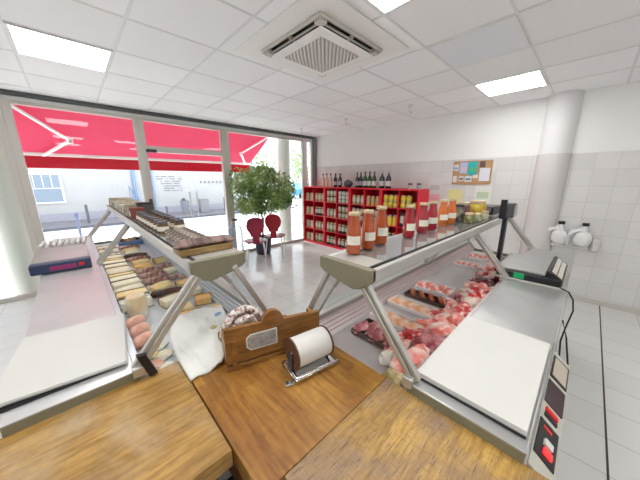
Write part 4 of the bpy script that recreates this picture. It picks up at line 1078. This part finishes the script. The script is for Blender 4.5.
note(1.80,2.02,1.32,1.58,(.74,.73,.74),'grey-white sheet on the tiles right of the red shelves',x=4.6298,acc=(.6,.58,.6))
note(1.80,2.02,1.18,1.31,(.82,.48,.50),'pink sheet on the tiles below the grey-white sheet',x=4.6298,acc=(.78,.38,.42))
for i,(y,lab) in enumerate(((.19,'white pump canister on its wall bracket nearer the round column'),(-.03,'white pump canister on the right wall bracket'))):
    t = thing('soap_dispenser',(4.628,y,.77),lab,'dispenser','white wall-mounted soap dispensers'); t.scale = (1.15,1.3,1.3)
    MB().box(-.022,0,-.05,.05,-.04,.15).box(-.09,-.02,-.05,.05,-.045,-.03).build('bracket','white_paint',t,bevel=.004)
    MB().blob((-.075,.0,.045),(.055,.062,.075),amp=.05,sub=3,squash=.7).build('canister','white_paint',t)
    MB().lathe([(.035,.10),(.022,.135),(.020,.175)],(-.075,0,0),seg=14).build('neck','white_paint',t)
    MB().cyl((-.075,0,.175),(-.075,0,.205),.026,seg=14).build('cap','black',t)
    MB().tube([(-.075,.02,.13),(-.085,.075,.12),(-.085,.105,.05),(-.08,.10,-.02)],[.018,.022,.022,.014]).build('spout','white_paint',t)
t = thing('paper_towel_holder',(4.60,-.16,.68),'translucent white holder beside the right soap dispenser','holder')
MB().box(-.05,.03,-.03,.045,0,.16).build('body',mat('cloudy_plastic',(.74,.73,.71),.3),t,bevel=.02)

# ------------------------------------------------------------------ plant and chairs
t = thing('potted_ficus',(2.80,4.70,0),'bushy green ficus in a dark pot by the window','plant')
MB().lathe([(.13,0),(.15,.02),(.19,.36),(.20,.38),(.18,.38),(.175,.34)],seg=24).build('pot',mat('dark_pot',(.04,.045,.07),.4),t)
MB().lathe([(.172,0),(.0,.012)],(0,0,.335),seg=20).build('soil',mat('soil',(.05,.03,.02),.95,bump=.5),t)
MB().tube([(0,0,.34),(.03,.01,.7),(-.04,.02,1.1),(.02,0,1.5)],[.022,.02,.016,.01]).tube([(.02,0,.6),(.12,.05,.95),(.3,.1,1.35)],[.014,.012,.008]).tube([(.02,0,.55),(-.14,-.04,.95),(-.34,-.02,1.4)],[.014,.012,.008]).build('trunk','bark',t)
q = MB(); rr = random.Random(4)
lobes = [((-.42,-.15,1.32),.36,.36),((.30,-.15,1.38),.40,.38),((-.10,-.15,1.55),.40,.32),((-.50,-.1,1.55),.28,.24),((.55,-.1,1.30),.30,.30),((0,-.2,1.15),.40,.26),((-.36,-.12,1.08),.32,.20),((.0,-.1,1.72),.26,.18),((.45,-.1,1.12),.26,.18)]
for (c_,r_,h_) in lobes:
    for k in range(int(720*r_*r_/.1)):
        v = Vector((rr.gauss(0,1),rr.gauss(0,1),rr.gauss(0,1))).normalized()*(rr.uniform(.25,1.08)**.6)
        p = Vector(((c_[0]+v.x*r_)*.87+.02,min(c_[1]+v.y*r_*.9,.27),c_[2]+v.z*h_)); s_ = rr.uniform(.026,.045)
        d_ = (Vector((v.x,v.y,-.5))+Vector((rr.gauss(0,.5),rr.gauss(0,.5),rr.gauss(0,.4)))).normalized(); w_ = d_.cross(Vector((rr.gauss(0,1),rr.gauss(0,1),rr.gauss(0,1)+1))).normalized(); n_ = d_.cross(w_)
        b = q.bm
        v0,v1,v2,v3,vm = [b.verts.new(x) for x in (p,p+d_*s_*.9+w_*s_*.42-n_*s_*.08,p+d_*s_*2,p+d_*s_*.9-w_*s_*.42-n_*s_*.08,p+d_*s_)]
        b.faces.new((v0,v1,vm)); b.faces.new((v1,v2,vm)); b.faces.new((v2,v3,vm)); b.faces.new((v3,v0,vm))
q.build('foliage','leaf',t)
MT['burgundy'] = mat('burgundy_shell',(.26,.006,.035),.35,coat=.2)
def chair(loc,rz,label,m):
    t = thing('dining_chair',loc,label,'chair','burgundy shell chairs by the window',rz=rz)
    # local: sitter faces +y, back at y=-.2
    MB().blob((0,0,.45),(.21,.21,.018),amp=.02,sub=3,squash=.8).build('seat',m,t)
    pts = []
    prof = [(.09,0),(.10,.06),(.145,.13),(.160,.20),(.148,.275),(.11,.33),(.045,.352)]
    poly = [(x,z) for x,z in prof]+[(-x,z) for x,z in prof[::-1]]
    q = MB(); q.prism([(x,-.20-.10*z-.35*x*x*0,.56+z) for x,z in poly],(0,.016,0)); q.build('backrest',m,t,bevel=.006)
    MB().box(-.06,.06,-.215,-.195,.43,.59).build('back_joint',m,t,bevel=.005)
    for sx in (-1,1):
        MB().tube([(sx*.15,.14,.43),(sx*.185,.20,.01)],.010).cyl((sx*.185,.20,0),(sx*.185,.20,.012),.013,seg=8).build('leg','chrome',t)
        MB().tube([(sx*.14,-.14,.43),(sx*.175,-.22,.01)],.010).cyl((sx*.175,-.22,0),(sx*.175,-.22,.012),.013,seg=8).build('leg','chrome',t)
    MB().tube([(-.15,.14,.43),(.15,.14,.43),(.14,-.14,.43),(-.14,-.14,.43)],.009,closed=True).build('seat_frame','chrome',t)
    return t
chair((2.34,4.20,0),-.45,'burgundy chair with its rounded back toward the room, left of the pair','burgundy')
chair((2.87,4.33,0),-.75,'dark red chair with chrome legs turned right, beside the red shelves',mat('deep_red_shell',(.30,.004,.012),.35,coat=.2))
t = thing('water_bottle',(2.16,4.62,0),'tall clear blue water bottle standing on the floor by the plant','bottle')
MB().lathe([(.13,0),(.14,.02),(.14,.30),(.13,.32),(.14,.34),(.14,.62),(.06,.74),(.05,.80)],seg=24).build('body',glass_mat('water_plastic',(.90,.94,.97),.12,.05,.12,(.55,.7,.85)),t); MB().cyl((0,0,.80),(0,0,.83),.055,seg=18).build('cap','dark',t)

# ================================================================== LIGHT
w = bpy.data.worlds.new('sky'); bpy.context.scene.world = w; w.use_nodes = True
nt = w.node_tree; bg = nt.nodes['Background']
tc = nt.nodes.new('ShaderNodeTexCoord'); sx = nt.nodes.new('ShaderNodeSeparateXYZ'); rp = nt.nodes.new('ShaderNodeValToRGB')
nt.links.new(tc.outputs['Generated'],sx.inputs[0]); nt.links.new(sx.outputs[2],rp.inputs[0]); nt.links.new(rp.outputs[0],bg.inputs[0])
rp.color_ramp.elements[0].color = (.92,.95,1,1); rp.color_ramp.elements[1].color = (.82,.90,1,1)
bg.inputs[1].default_value = 1.4
sun = bpy.data.lights.new('sun','SUN'); sun.energy = 6.0; sun.angle = .3; sun.color = (1,.98,.95)
so = bpy.data.objects.new('sun',sun); COL.objects.link(so); so.rotation_euler = (math.radians(-33),math.radians(-8),0)

# ================================================================== CAMERA
cam = bpy.data.cameras.new('camera'); co = bpy.data.objects.new('camera',cam); COL.objects.link(co)
F = 254.45; yaw = math.radians(46.265); pitch = math.radians(13.325)
cam.sensor_fit = 'HORIZONTAL'; cam.sensor_width = 36; cam.lens = F/640*36; cam.clip_start = .02; cam.clip_end = 200
co.location = (0,0,EYE)
fwd = Vector((math.cos(yaw)*math.cos(pitch),math.sin(yaw)*math.cos(pitch),-math.sin(pitch)))
co.rotation_euler = fwd.to_track_quat('-Z','Y').to_euler()
sc = bpy.context.scene; sc.camera = co
sc.view_settings.view_transform = 'Standard'; sc.view_settings.look = 'None'; sc.view_settings.gamma = 1; sc.view_settings.exposure = 1.2
sc.view_settings.use_curve_mapping = False
sc.cycles.max_bounces = 12; sc.cycles.diffuse_bounces = 8; sc.cycles.transparent_max_bounces = 16
